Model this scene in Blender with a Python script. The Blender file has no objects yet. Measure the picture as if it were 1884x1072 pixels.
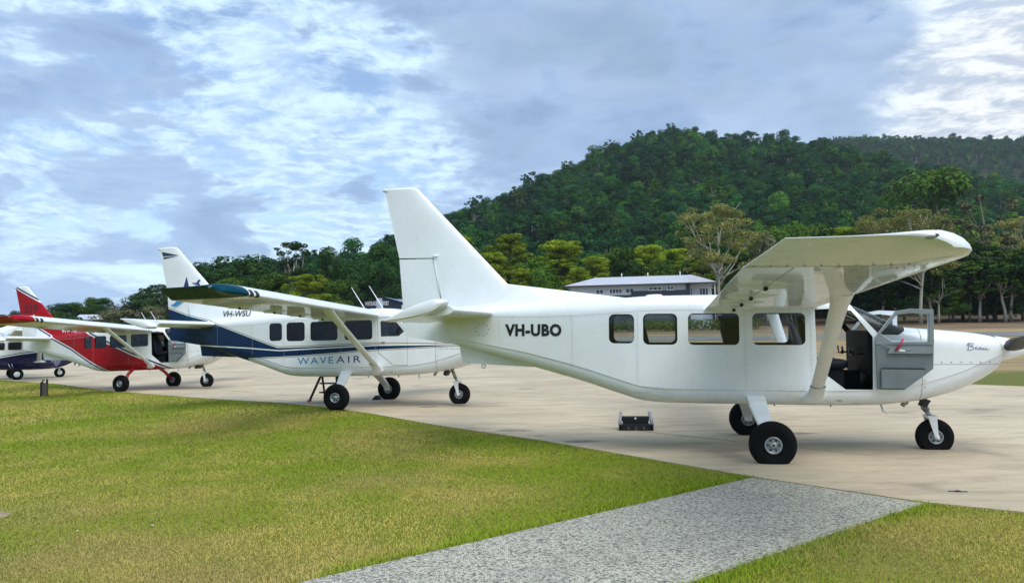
import bpy, bmesh, math, random
import numpy as np
from mathutils import Vector, Matrix, noise as mnoise

R_ = math.radians
scene = bpy.context.scene
col = scene.collection

# ------------------------------------------------------------------ camera
CAM_H = 1.6825
cam_d = bpy.data.cameras.new('camera')
cam = bpy.data.objects.new('camera', cam_d)
col.objects.link(cam)
cam_d.sensor_fit = 'HORIZONTAL'
cam_d.sensor_width = 36.0
cam_d.lens = 36.0 * 1422.0 / 1884.0
cam_d.clip_start = 0.1
cam_d.clip_end = 6000
cam.matrix_world = (Matrix.Translation((0, 0, CAM_H)) @ Matrix.Rotation(math.pi / 2 + 0.05616, 4, 'X')
                    @ Matrix.Rotation(-0.01763, 4, 'Z'))
scene.camera = cam

# ------------------------------------------------------------------ node helpers
class NT:
    def __init__(self, tree):
        self.t = tree
        self.n = tree.nodes
    def add(self, kind, **kw):
        nd = self.n.new(kind)
        for k, v in kw.items():
            setattr(nd, k, v)
        return nd
    def put(self, sock, v):
        if hasattr(v, 'is_linked') or hasattr(v, 'links'):
            self.t.links.new(v, sock)
        elif isinstance(v, (tuple, list)):
            if sock.type == 'RGBA' and len(v) == 3:
                v = (*v, 1)
            sock.default_value = v
        else:
            sock.default_value = v
    def math(self, op, a, b=None, c=None, clamp=False):
        nd = self.add('ShaderNodeMath', operation=op, use_clamp=clamp)
        self.put(nd.inputs[0], a)
        if b is not None:
            self.put(nd.inputs[1], b)
        if c is not None:
            self.put(nd.inputs[2], c)
        return nd.outputs[0]
    def vmath(self, op, a, b=None):
        nd = self.add('ShaderNodeVectorMath', operation=op)
        self.put(nd.inputs[0], a)
        if b is not None:
            self.put(nd.inputs[1], b)
        return nd.outputs['Value'] if op in ('DOT_PRODUCT', 'LENGTH', 'DISTANCE') else nd.outputs[0]
    def mix(self, f, a, b):
        nd = self.add('ShaderNodeMix', data_type='RGBA')
        self.put(nd.inputs[0], f)
        self.put(nd.inputs[6], a)
        self.put(nd.inputs[7], b)
        return nd.outputs[2]
    def noise(self, vec, scale, detail=4, rough=0.55, lac=2.0, dist=0.0):
        nd = self.add('ShaderNodeTexNoise')
        if vec is not None:
            self.put(nd.inputs['Vector'], vec)
        nd.inputs['Scale'].default_value = scale
        nd.inputs['Detail'].default_value = detail
        nd.inputs['Roughness'].default_value = rough
        nd.inputs['Lacunarity'].default_value = lac
        nd.inputs['Distortion'].default_value = dist
        return nd.outputs[0]
    def ramp(self, f, lo, hi, a=0.0, b=1.0, smooth=True):
        nd = self.add('ShaderNodeMapRange', interpolation_type='SMOOTHSTEP' if smooth else 'LINEAR')
        self.put(nd.inputs[0], f)
        nd.inputs[1].default_value = lo
        nd.inputs[2].default_value = hi
        nd.inputs[3].default_value = a
        nd.inputs[4].default_value = b
        return nd.outputs[0]
    def sep(self, v):
        nd = self.add('ShaderNodeSeparateXYZ')
        self.put(nd.inputs[0], v)
        return nd.outputs
    def comb(self, x, y, z):
        nd = self.add('ShaderNodeCombineXYZ')
        for i, v in enumerate((x, y, z)):
            self.put(nd.inputs[i], v)
        return nd.outputs[0]

# ------------------------------------------------------------------ world: sky with broken cloud
SUN_EL, SUN_AZ = 60.0, 148.0     # degrees; azimuth measured from +Y (view) towards +X (right)
world = bpy.data.worlds.new('World')
scene.world = world
world.use_nodes = True
w = NT(world.node_tree)
w.n.clear()
wout = w.add('ShaderNodeOutputWorld')
sky = w.add('ShaderNodeTexSky', sky_type='NISHITA')
sky.sun_disc = False
sky.sun_elevation = R_(SUN_EL)
sky.sun_rotation = R_(SUN_AZ)
sky.air_density = 1.0
sky.dust_density = 0.6
sky.ozone_density = 2.0
tc = w.add('ShaderNodeTexCoord')
dvec = w.vmath('NORMALIZE', tc.outputs['Generated'])
dx, dy, dz = w.sep(dvec)
dzc = w.math('MAXIMUM', dz, 0.0)
inv = w.math('DIVIDE', 1.0, w.math('ADD', dzc, 0.13))
plane = w.comb(w.math('MULTIPLY', dx, inv), w.math('MULTIPLY', dy, inv), 0.0)
def lobe(px, py, width):
    """soft lobe of the cloud deck around a direction of the sky"""
    a, b = (px - 942) / 1422.0, -(py - 536) / 1422.0 + 0.056
    v = Vector((a, 1, b)).normalized()
    dot = w.vmath('DOT_PRODUCT', dvec, tuple(v))
    return w.ramp(dot, math.cos(R_(width)), 1.0)
warp = w.vmath('SUBTRACT', w.comb(w.noise(plane, 1.1, 3, 0.5), w.noise(w.vmath('ADD', plane, (5, 5, 0)), 1.1, 3, 0.5), 0.5), (0.5, 0.5, 0.5))
ws = w.add('ShaderNodeVectorMath', operation='SCALE')
w.put(ws.inputs[0], warp)
ws.inputs['Scale'].default_value = 0.55
pw = w.vmath('ADD', plane, ws.outputs[0])
n_big = w.noise(pw, 1.15, 4, 0.5)
n_mid = w.noise(w.vmath('ADD', pw, (7.3, 1.1, 0.0)), 2.6, 9, 0.60)
n_fine = w.noise(w.vmath('ADD', pw, (3.1, 9.7, 0.0)), 9.0, 7, 0.62)
n_soft = w.noise(w.vmath('ADD', pw, (1.7, 4.2, 0.0)), 1.6, 5, 0.5)
n_cum = w.noise(w.vmath('MULTIPLY', w.vmath('ADD', dvec, (0.31, 0.2, 0.0)), (1.0, 1.0, 2.4)), 6.6, 10, 0.55, dist=0.3)
g_right = lobe(1300, -60, 34)
g_rt2 = lobe(1250, 120, 22)
g_left = lobe(90, 340, 15)
g_tl = lobe(20, 30, 15)
b_mid = lobe(520, 390, 24)
g_top = lobe(720, -60, 20)
b_right = lobe(1960, 215, 14.5)
low_band = w.math('MULTIPLY', w.ramp(dz, 0.10, 0.18), w.ramp(dz, 0.24, 0.36, 1, 0))
# thin bright high cloud with blue gaps
hi = w.math('ADD', w.math('MULTIPLY', n_mid, 0.70), w.math('MULTIPLY', n_fine, 0.30))
hi = w.math('ADD', hi, w.math('MULTIPLY', g_right, 0.15))
for q in ((685, 150, 3.2), (180, 80, 4), (700, 330, 4), (620, 100, 3.2), (330, 420, 5)):
    hi = w.math('SUBTRACT', hi, w.math('MULTIPLY', lobe(*q), 0.13))
hi_m = w.ramp(hi, 0.37, 0.53, 0.06, 1.0)
# lower grey cloud: a soft sheet to the right, heaped pieces low on the left
lo_ = w.math('ADD', w.math('MULTIPLY', n_big, 0.55), w.math('MULTIPLY', n_mid, 0.45))
for lb, k in ((g_right, 0.17), (g_rt2, 0.15), (g_tl, 0.10), (g_top, 0.10), (b_mid, -0.20), (b_right, -0.30)):
    lo_ = w.math('ADD', lo_, w.math('MULTIPLY', lb, k))
lo_m = w.ramp(lo_, 0.52, 0.66, 0.0, 0.90)
cu = w.math('ADD', n_cum, w.math('MULTIPLY', g_left, 0.10))
cu = w.math('SUBTRACT', cu, w.math('MULTIPLY', b_right, 0.25))
cu = w.math('SUBTRACT', cu, w.math('MULTIPLY', b_mid, 0.06))
cu = w.math('ADD', cu, w.math('MULTIPLY', low_band, 0.03))
cu_m = w.ramp(cu, 0.50, 0.57, 0.0, 0.80)
bl = w.add('ShaderNodeVectorMath', operation='SCALE')
w.put(bl.inputs[0], sky.outputs[0])
bl.inputs['Scale'].default_value = 0.17
bright = w.mix(w.ramp(n_fine, 0.36, 0.62), (0.44, 0.62, 0.91), (0.70, 0.91, 1.06))
bright = w.mix(w.math('MULTIPLY', b_right, 0.8), bright, w.mix(w.ramp(n_fine, 0.40, 0.60), (0.55, 0.60, 0.68), (1.0, 0.98, 0.95)))
grey = w.mix(w.ramp(n_soft, 0.32, 0.68), (0.225, 0.345, 0.55), (0.385, 0.535, 0.79))
grey = w.mix(w.math('MULTIPLY', g_right, 0.45), grey, w.mix(w.ramp(n_soft, 0.32, 0.68), (0.30, 0.40, 0.56), (0.46, 0.58, 0.78)))
c1 = w.mix(hi_m, bl.outputs[0], bright)
c2 = w.mix(lo_m, c1, grey)
c2 = w.mix(cu_m, c2, w.mix(w.ramp(n_cum, 0.5, 0.72), (0.36, 0.50, 0.75), (0.235, 0.345, 0.56)))
hz = w.ramp(dz, 0.0, 0.13, 0.50, 0.0)
c3 = w.mix(hz, c2, (0.44, 0.62, 0.88))
bg = w.add('ShaderNodeBackground')
w.put(bg.inputs[0], c3)
bg.inputs[1].default_value = 0.70
world.node_tree.links.new(bg.outputs[0], wout.inputs[0])

# ------------------------------------------------------------------ sun behind thin cloud
sl = bpy.data.lights.new('sun', 'SUN')
sl.energy = 2.0
sl.angle = R_(54)
sl.color = (1.0, 0.95, 0.87)
sun = bpy.data.objects.new('sun', sl)
col.objects.link(sun)
sd = Vector((math.sin(R_(SUN_AZ)) * math.cos(R_(SUN_EL)), math.cos(R_(SUN_AZ)) * math.cos(R_(SUN_EL)), math.sin(R_(SUN_EL))))
sun.rotation_euler = sd.to_track_quat('Z', 'Y').to_euler()

vs = scene.view_settings
vs.view_transform = 'Standard'
vs.look = 'None'
vs.exposure = 0.68
vs.gamma = 1.0
vs.use_curve_mapping = False
scene.cycles.use_denoising = True
scene.cycles.max_bounces = 6
scene.cycles.transparent_max_bounces = 16
scene.cycles.caustics_reflective = False
scene.cycles.caustics_refractive = False

# ------------------------------------------------------------------ mesh helpers
def tag(o, label=None, cat=None, group=None, kind=None):
    if label: o['label'] = label
    if cat: o['category'] = cat
    if group: o['group'] = group
    if kind: o['kind'] = kind
    return o

def newmesh(name, v, f, mats=(), smooth=False, idx=None):
    me = bpy.data.meshes.new(name)
    me.from_pydata([tuple(map(float, p)) for p in v], [], f)
    for m in (mats if isinstance(mats, (list, tuple)) else [mats]):
        me.materials.append(m)
    if smooth:
        me.polygons.foreach_set('use_smooth', [True] * len(me.polygons))
    if idx is not None:
        me.polygons.foreach_set('material_index', idx)
    me.update()
    return me

def link(name, me, parent=None):
    o = bpy.data.objects.new(name, me)
    col.objects.link(o)
    if parent is not None:
        o.parent = parent
    return o

def empty(name, loc=(0, 0, 0), rot=(0, 0, 0)):
    o = bpy.data.objects.new(name, None)
    o.empty_display_size = 0.3
    col.objects.link(o)
    o.location = loc
    o.rotation_euler = rot
    return o

class MB:
    """collects shapes into ONE mesh"""
    def __init__(self):
        self.v, self.f, self.i, self.s = [], [], [], []
    def raw(self, v, f, mi=0, smooth=False):
        b = len(self.v)
        self.v += [tuple(p) for p in v]
        self.f += [tuple(b + k for k in q) for q in f]
        self.i += [mi] * len(f)
        self.s += [smooth] * len(f)
        return self
    def box(self, x0, x1, y0, y1, z0, z1, mi=0, M=None):
        v = [(x, y, z) for x in (x0, x1) for y in (y0, y1) for z in (z0, z1)]
        if M is not None:
            v = [tuple(M @ Vector(p)) for p in v]
        return self.raw(v, [(0, 1, 3, 2), (4, 6, 7, 5), (0, 4, 5, 1), (2, 3, 7, 6), (0, 2, 6, 4), (1, 5, 7, 3)], mi)
    def tube(self, pts, rad, n=8, mi=0, cap=True, flat=1.0, up=None):
        pts = [Vector(p) for p in pts]
        rad = rad if isinstance(rad, (list, tuple)) else [rad] * len(pts)
        v, f = [], []
        for k, p in enumerate(pts):
            d = (pts[min(k + 1, len(pts) - 1)] - pts[max(k - 1, 0)]).normalized()
            a = Vector(up) if up else (Vector((0, 0, 1)) if abs(d.z) < 0.9 else Vector((1, 0, 0)))
            s = d.cross(a).normalized()
            t = s.cross(d).normalized()
            for j in range(n):
                an = 2 * math.pi * j / n
                v.append(p + s * (math.cos(an) * rad[k] * flat) + t * (math.sin(an) * rad[k]))
        for k in range(len(pts) - 1):
            for j in range(n):
                a, b = k * n + j, k * n + (j + 1) % n
                f.append((a, b, b + n, a + n))
        if cap:
            f.append(tuple(range(n - 1, -1, -1)))
            f.append(tuple((len(pts) - 1) * n + j for j in range(n)))
        return self.raw(v, f, mi, True)
    def lathe(self, prof, n=32, mi=0, M=None, zmin=None):
        """profile (radius, offset) turned about the Y axis"""
        v, f = [], []
        for r, o in prof:
            for j in range(n):
                a = 2 * math.pi * j / n
                v.append(Vector((r * math.cos(a), o, r * math.sin(a))))
        m = len(prof)
        for k in range(m - 1):
            for j in range(n):
                a, b = k * n + j, k * n + (j + 1) % n
                f.append((a, b, b + n, a + n))
        if M is not None:
            v = [M @ p for p in v]
        if zmin is not None:
            v = [Vector((p.x, p.y, max(p.z, zmin))) for p in v]
        return self.raw(v, f, mi, True)
    def prism(self, poly, y0, y1, mi=0):
        """polygon in x,z pulled along y"""
        n = len(poly)
        v = [(x, y0, z) for x, z in poly] + [(x, y1, z) for x, z in poly]
        f = [tuple(range(n)), tuple(range(2 * n - 1, n - 1, -1))]
        f += [(k, k + n, (k + 1) % n + n, (k + 1) % n) for k in range(n)]
        return self.raw(v, f, mi)
    def mesh(self, name, mats):
        me = newmesh(name, self.v, self.f, mats)
        me.polygons.foreach_set('material_index', self.i)
        me.polygons.foreach_set('use_smooth', self.s)
        bm = bmesh.new()
        bm.from_mesh(me)
        bmesh.ops.recalc_face_normals(bm, faces=bm.faces)
        bm.to_mesh(me)
        bm.free()
        return me
    def build(self, name, mats, parent=None):
        return link(name, self.mesh(name, mats), parent)

def override(o, mats):
    for k, m in enumerate(mats):
        o.material_slots[k].link = 'OBJECT'
        o.material_slots[k].material = m

def pchip(xs, ys):
    xs, ys = np.array(xs, float), np.array(ys, float)
    h = np.diff(xs)
    d = np.diff(ys) / h
    m = np.zeros(len(xs))
    for k in range(1, len(xs) - 1):
        if d[k - 1] * d[k] > 0:
            w1, w2 = 2 * h[k] + h[k - 1], h[k] + 2 * h[k - 1]
            m[k] = (w1 + w2) / (w1 / d[k - 1] + w2 / d[k])
    m[0], m[-1] = d[0], d[-1]
    def fn(x):
        x = min(max(x, xs[0]), xs[-1])
        k = min(int(np.searchsorted(xs, x, 'right')) - 1, len(xs) - 2)
        t = (x - xs[k]) / h[k]
        return float((2 * t**3 - 3 * t**2 + 1) * ys[k] + (t**3 - 2 * t**2 + t) * h[k] * m[k]
                     + (-2 * t**3 + 3 * t**2) * ys[k + 1] + (t**3 - t**2) * h[k] * m[k + 1])
    return fn

def evaluated(o):
    dg = bpy.context.evaluated_depsgraph_get()
    dg.update()
    return bpy.data.meshes.new_from_object(o.evaluated_get(dg))

def rrect(x0, x1, z0, z1, r, n=5):
    p = []
    for cx, cz, a0 in ((x1 - r, z1 - r, 0), (x0 + r, z1 - r, 90), (x0 + r, z0 + r, 180), (x1 - r, z0 + r, 270)):
        for k in range(n + 1):
            a = R_(a0 + 90.0 * k / n)
            p.append((cx + r * math.cos(a), cz + r * math.sin(a)))
    return p

# ------------------------------------------------------------------ materials
def principled(name, base, rough=0.5, metal=0.0, coat=0.0, spec=0.5):
    m = bpy.data.materials.new(name)
    m.use_nodes = True
    t = NT(m.node_tree)
    b = t.n['Principled BSDF']
    t.put(b.inputs['Base Color'], (*base, 1))
    b.inputs['Roughness'].default_value = rough
    b.inputs['Metallic'].default_value = metal
    b.inputs['Coat Weight'].default_value = coat
    b.inputs['Coat Roughness'].default_value = 0.04
    b.inputs['Specular IOR Level'].default_value = spec
    return m, t, b

def mat_simple(name, base, rough=0.5, metal=0.0, coat=0.0, var=0.12, scale=6.0, bump=0.0, spec=0.5):
    m, t, b = principled(name, base, rough, metal, coat, spec)
    co = t.add('ShaderNodeTexCoord').outputs['Object']
    n = t.noise(co, scale, 5, 0.6)
    f = t.ramp(n, 0.3, 0.7, 1 - var, 1 + var, False)
    sc = t.add('ShaderNodeVectorMath', operation='SCALE')
    sc.inputs[0].default_value = base
    t.put(sc.inputs['Scale'], f)
    t.put(b.inputs['Base Color'], sc.outputs[0])
    t.put(b.inputs['Roughness'], t.ramp(n, 0.3, 0.7, max(0.02, rough - 0.06), min(1, rough + 0.06), False))
    if bump:
        bp = t.add('ShaderNodeBump')
        bp.inputs['Strength'].default_value = bump
        bp.inputs['Distance'].default_value = 0.02
        t.put(bp.inputs['Height'], n)
        t.put(b.inputs['Normal'], bp.outputs[0])
    return m

def curve_of(t, x, pts, zlo=0.0, zhi=4.2, xlo=-6.0, xhi=4.0):
    """height of a painted line at fuselage station x"""
    nd = t.add('ShaderNodeFloatCurve')
    cv = nd.mapping.curves[0]
    P = sorted(((p[0] - xlo) / (xhi - xlo), (p[1] - zlo) / (zhi - zlo)) for p in pts)
    while len(cv.points) < len(P):
        cv.points.new(0.5, 0.5)
    for q, (a, b) in zip(cv.points, P):
        q.location = (a, b)
        q.handle_type = 'VECTOR'
    nd.mapping.extend = 'HORIZONTAL'
    nd.mapping.update()
    t.put(nd.inputs['Value'], t.ramp(x, xlo, xhi, 0, 1, False))
    return t.ramp(nd.outputs[0], 0, 1, zlo, zhi, False)

WHITE = (0.77, 0.81, 0.83)
def paint(name, build=None, coat=0.55, spec=0.5, matte=None):
    """glossy aircraft enamel; build(t, x, z) returns the livery colour"""
    m, t, b = principled(name, WHITE, 0.32, 0, coat, spec)
    co = t.add('ShaderNodeTexCoord').outputs['Object']
    x, y, z = t.sep(co)
    c = build(t, x, z) if build else WHITE
    n = t.noise(co, 1.6, 6, 0.6)
    d = t.mix(t.ramp(n, 0.35, 0.75), (1, 1, 1, 1), (0.93, 0.925, 0.90, 1))
    ml = t.add('ShaderNodeVectorMath', operation='MULTIPLY')
    t.put(ml.inputs[0], c)
    t.put(ml.inputs[1], d)
    c = ml.outputs[0]
    streak = t.noise(t.vmath('MULTIPLY', co, (0.8, 3.0, 5.0)), 1.8, 6, 0.65)
    grime = t.math('MULTIPLY', t.ramp(streak, 0.48, 0.75, 0, 0.40), t.ramp(z, 1.05, 0.70))
    c = t.mix(grime, c, (0.26, 0.22, 0.16, 1))
    t.put(b.inputs['Base Color'], c)
    t.put(b.inputs['Roughness'], t.ramp(t.noise(co, 9, 4), 0.3, 0.7, 0.26, 0.40))
    bp = t.add('ShaderNodeBump')
    bp.inputs['Strength'].default_value = 0.10
    bp.inputs['Distance'].default_value = 0.02
    t.put(bp.inputs['Height'], t.noise(co, 2.2, 2, 0.4))
    t.put(b.inputs['Coat Normal'], bp.outputs[0])
    if matte:
        f = t.ramp(t.math('ABSOLUTE', y), matte, matte + 0.005)
        t.put(b.inputs['Coat Weight'], t.ramp(f, 0, 1, coat, 0.0, False))
        t.put(b.inputs['Specular IOR Level'], t.ramp(f, 0, 1, spec, 0.04, False))
    return m

NAVY = (0.002, 0.024, 0.080, 1)
TEAL = (0.008, 0.10, 0.115, 1)
GOLD = (0.24, 0.19, 0.10, 1)
RED = (0.34, 0.003, 0.008, 1)
DNAVY = (0.012, 0.014, 0.075, 1)
def liv_blue(t, x, z):
    A = curve_of(t, x, [(-5.9, 2.60), (-5.35, 2.405), (-4.8, 2.224), (-3.88, 1.995), (-2.93, 1.70), (-1.87, 1.375), (-1.21, 1.378), (0.66, 1.415), (2.46, 1.354), (3.2, 1.33)])
    B = curve_of(t, x, [(-5.9, 0.2), (-2.95, 0.3), (-2.81, 1.115), (-1.36, 1.151), (0.21, 1.244), (2.48, 1.313), (3.2, 1.32)])
    C = curve_of(t, x, [(-5.9, 1.50), (-4.38, 1.444), (-2.81, 1.357), (-1.81, 1.281), (0.69, 1.355), (2.48, 1.333), (3.2, 1.325)])
    dA = t.math('SUBTRACT', A, z)
    below = t.ramp(dA, 0.030, 0.034)
    above = t.ramp(t.math('SUBTRACT', z, B), 0.0, 0.004)
    tealf = t.math('MULTIPLY', t.ramp(x, -5.2, -4.3), t.ramp(z, 1.75, 2.1))
    nav = t.mix(t.math('MULTIPLY', tealf, 0.75), NAVY, TEAL)
    c = t.mix(t.math('MULTIPLY', below, above), (*WHITE, 1), nav)
    ab = t.math('ABSOLUTE', t.math('SUBTRACT', z, C))
    c = t.mix(t.math('MULTIPLY', t.ramp(ab, 0.012, 0.016, 1, 0), above), c, (*WHITE, 1))
    ga = t.math('ABSOLUTE', t.math('SUBTRACT', dA, 0.004))
    c = t.mix(t.ramp(ga, 0.007, 0.010, 1, 0), c, GOLD)
    gb = t.math('ABSOLUTE', t.math('ADD', t.math('SUBTRACT', z, B), 0.018))
    gb = t.math('MULTIPLY', t.ramp(gb, 0.006, 0.010, 1, 0), t.ramp(x, -2.82, -2.79))
    return t.mix(gb, c, GOLD)
def liv_red(t, x, z):
    Lo = curve_of(t, x, [(-5.9, 3.05), (-4.70, 2.387), (-4.0, 1.996), (-2.79, 1.50), (-1.26, 0.690), (-0.6, 0.40), (3.5, 0.0)])
    Up = curve_of(t, x, [(-5.9, 4.15), (-5.56, 3.87), (-4.59, 3.369), (-3.2, 2.75), (-2.07, 2.13), (-1.18, 1.709), (-0.17, 1.261), (0.63, 0.949), (1.12, 0.763), (1.6, 0.55), (3.5, 0.0)])
    a = t.math('SUBTRACT', z, Lo)
    b = t.math('SUBTRACT', Up, z)
    c = t.mix(t.math('MULTIPLY', t.ramp(a, 0.075, 0.08), t.ramp(b, 0.045, 0.05)), (*WHITE, 1), RED)
    for q, lo, hi in ((a, -0.02, 0.035), (b, -0.06, 0.0)):
        s = t.math('MULTIPLY', t.ramp(q, lo, lo + 0.004), t.ramp(q, hi, hi + 0.004, 1, 0))
        c = t.mix(s, c, DNAVY)
    return c
M = {}
M['white'] = paint('white_enamel')
M['blue'] = paint('blue_livery', liv_blue, 0.12, 0.15)
M['red'] = paint('red_livery', liv_red, 0.12, 0.15)
def liv_tip(colr):
    def fn(t, x, z):
        co = t.add('ShaderNodeTexCoord').outputs['Object']
        yy = t.math('ABSOLUTE', t.sep(co)[1])
        return t.mix(t.ramp(yy, 5.60, 5.605), (*WHITE, 1), colr)
    return fn
M['wing_teal'] = paint('teal_tip_wing', liv_tip((0.002, 0.048, 0.078, 1)), matte=5.6)
M['wing_red'] = paint('red_tip_wing', liv_tip((0.33, 0.006, 0.02, 1)), matte=5.6)
def liv_navy(t, x, z):
    Lo = curve_of(t, x, [(-6, 0.7), (-3, 0.80), (-0.7, 1.0), (0.2, 1.16), (1.2, 1.27), (2.4, 1.30), (3, 1.3)])
    a = t.math('SUBTRACT', Lo, z)
    c = t.mix(t.ramp(a, 0.0, 0.006), (*WHITE, 1), (0.006, 0.005, 0.06, 1))
    s = t.math('MULTIPLY', t.ramp(a, -0.085, -0.08), t.ramp(a, -0.05, -0.045, 1, 0))
    return t.mix(s, c, (0.006, 0.006, 0.03, 1))
M['navy_cessna'] = paint('navy_belly_livery', liv_navy, 0.25, 0.25)
M['red_leg'] = mat_simple('red_gear_paint', (0.38, 0.008, 0.02), 0.3, 0, 0.5)
M['rubber'] = mat_simple('tyre_rubber', (0.007, 0.007, 0.008), 0.8, var=0.3, scale=20, bump=0.1, spec=0.12)
M['alloy'] = mat_simple('wheel_alloy', (0.36, 0.39, 0.40), 0.42, 0.6, scale=14)
M['steel'] = mat_simple('oleo_steel', (0.30, 0.30, 0.27), 0.35, 0.6, scale=12)
M['black'] = mat_simple('black_plastic', (0.011, 0.012, 0.014), 0.45, scale=10)
M['prop'] = mat_simple('black_propeller', (0.008, 0.012, 0.016), 0.35, scale=10)
M['cabin'] = mat_simple('cabin_trim', (0.018, 0.021, 0.026), 0.7, scale=8, spec=0.12)
M['seat'] = mat_simple('seat_leather', (0.010, 0.013, 0.020), 0.5, scale=8, spec=0.12)
M['doortrim'] = mat_simple('grey_door_trim', (0.145, 0.175, 0.185), 0.5, scale=5)
M['doortrim2'] = mat_simple('grey_door_edge', (0.20, 0.235, 0.245), 0.42, scale=5)
M['seal'] = mat_simple('window_seal', (0.02, 0.02, 0.022), 0.6, spec=0.12)
M['panel'] = mat_simple('instrument_panel', (0.008, 0.012, 0.016), 0.6, spec=0.12)
M['text_black'] = mat_simple('lettering_black', (0.010, 0.010, 0.013), 0.4)
M['text_navy'] = mat_simple('lettering_navy', (0.03, 0.02, 0.14), 0.4)
M['text_blue'] = mat_simple('lettering_blue', (0.02, 0.22, 0.50), 0.4)
M['text_white'] = mat_simple('lettering_white', (0.8, 0.8, 0.8), 0.4)
M['strap'] = mat_simple('red_strap', (0.45, 0.01, 0.04), 0.6)
M['green_lens'] = mat_simple('green_lens', (0.002, 0.035, 0.028), 0.12, 0, 0.8)
M['line'] = mat_simple('panel_gap', (0.16, 0.16, 0.15), 0.7)
M['seam'] = mat_simple('skin_seam', (0.50, 0.51, 0.50), 0.6)
M['screw'] = mat_simple('screw_heads', (0.10, 0.10, 0.10), 0.5, 0.5)
def glass_mat(name, tint, refl=1.0):
    m = bpy.data.materials.new(name)
    m.use_nodes = True
    t = NT(m.node_tree)
    t.n.clear()
    out = t.add('ShaderNodeOutputMaterial')
    tr = t.add('ShaderNodeBsdfTransparent')
    tr.inputs[0].default_value = (*tint, 1)
    gl = t.add('ShaderNodeBsdfGlossy')
    gl.inputs['Roughness'].default_value = 0.03
    co = t.add('ShaderNodeTexCoord').outputs['Object']
    t.put(gl.inputs['Color'], t.mix(t.noise(co, 3, 3), (0.8, 0.85, 0.88, 1), (1, 1, 1, 1)))
    fr = t.add('ShaderNodeFresnel')
    fr.inputs[0].default_value = 1.48
    mx = t.add('ShaderNodeMixShader')
    t.put(mx.inputs[0], t.math('MULTIPLY', fr.outputs[0], refl, clamp=True))
    m.node_tree.links.new(tr.outputs[0], mx.inputs[1])
    m.node_tree.links.new(gl.outputs[0], mx.inputs[2])
    m.node_tree.links.new(mx.outputs[0], out.inputs[0])
    return m
M['glass'] = glass_mat('perspex', (0.93, 0.95, 0.96), 0.7)
M['glass_tint'] = glass_mat('smoked_perspex', (0.34, 0.36, 0.38), 0.7)
M['glass_dark'] = glass_mat('tinted_perspex', (0.16, 0.18, 0.20), 1.0)
M['windscreen'] = glass_mat('windscreen_perspex', (0.62, 0.70, 0.73), 0.8)

# ------------------------------------------------------------------ terrain
def softrise(Y):
    d = max(0.0, Y - 45.0)
    return 0.045 * d * d / (d + 15.0)
def gz(x, y):
    b = 0.136 * math.exp(-((x + 3.465) ** 2 + (y - 18.08) ** 2) / 24.0)
    return b + softrise(min(y, 150.0))
def proj_u(X, Y):
    return 942 + 1422 * X / max(Y, 1.0)
def hor(u):
    return 616.0 - 0.01763 * (u - 942)
SKY1 = pchip([-900, -300, 0, 100, 190, 260, 320, 380, 450, 540, 620, 700, 760, 820, 880, 940, 1000, 1050, 1100, 1150, 1200, 1245, 1300, 1350, 1400, 1500, 1560, 1620, 1700, 1800, 1884, 2300, 3000],
             [585, 578, 575, 568, 560, 545, 528, 498, 488, 480, 478, 452, 425, 395, 370, 353, 325, 300, 280, 258, 240, 231, 235, 242, 246, 255, 262, 276, 298, 320, 338, 420, 500])
YR = pchip([-900, 0, 400, 700, 1000, 1250, 1500, 1900, 3000], [300, 290, 250, 290, 390, 470, 460, 420, 420])
SKY2 = pchip([1000, 1400, 1560, 1650, 1750, 1884, 2100, 2600], [420, 290, 247, 246, 248, 248, 252, 330])
def terrain(X, Y):
    """height of the hill behind the airfield"""
    u = proj_u(X, Y)
    base = gz(X, Y)
    if Y <= 142:
        return base
    yr = YR(u)
    zr = CAM_H + (hor(u) - SKY1(u)) / 1422.0 * yr - 10.5
    s = (Y - 142) / (yr - 142)
    n = mnoise.fractal(Vector((X / 60.0, Y / 60.0, 3.3)), 1.0, 2.0, 3) * 5.0
    if s <= 1:
        z = base + (zr - base) * (0.35 * s + 0.65 * s * s * (3 - 2 * s) ** 0.5 / 1.0)
        return z + n * s * (1 - s) * 2.2
    return max(zr - (Y - yr) * 0.30, -2.0)
def ridge(X, Y):
    u = proj_u(X, Y)
    z1 = CAM_H + (hor(u) - SKY2(u)) / 1422.0 * 900 - 9
    s = (Y - 560) / 340.0
    if s <= 1:
        return 20 + (z1 - 20) * max(0, s) + mnoise.fractal(Vector((X / 90.0, Y / 90.0, 9.3)), 1.0, 2.0, 3) * 6.0 * (1 - s)
    return max(z1 - (Y - 900) * 0.3, -2.0)

def grid_mesh(name, xs, ys, fz, mats, smooth=True):
    nx, ny = len(xs), len(ys)
    v = [(x, y, fz(x, y)) for y in ys for x in xs]
    f = [(j * nx + i, j * nx + i + 1, (j + 1) * nx + i + 1, (j + 1) * nx + i) for j in range(ny - 1) for i in range(nx - 1)]
    return newmesh(name, v, f, mats, smooth)

# -- colours of the turf: one noise used by sheet and blades alike
def vnoise(x, y, s, seed=0.0, det=4):
    return mnoise.fractal(Vector((x * s + seed, y * s - seed, seed)), 0.9, 2.0, det)

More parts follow.
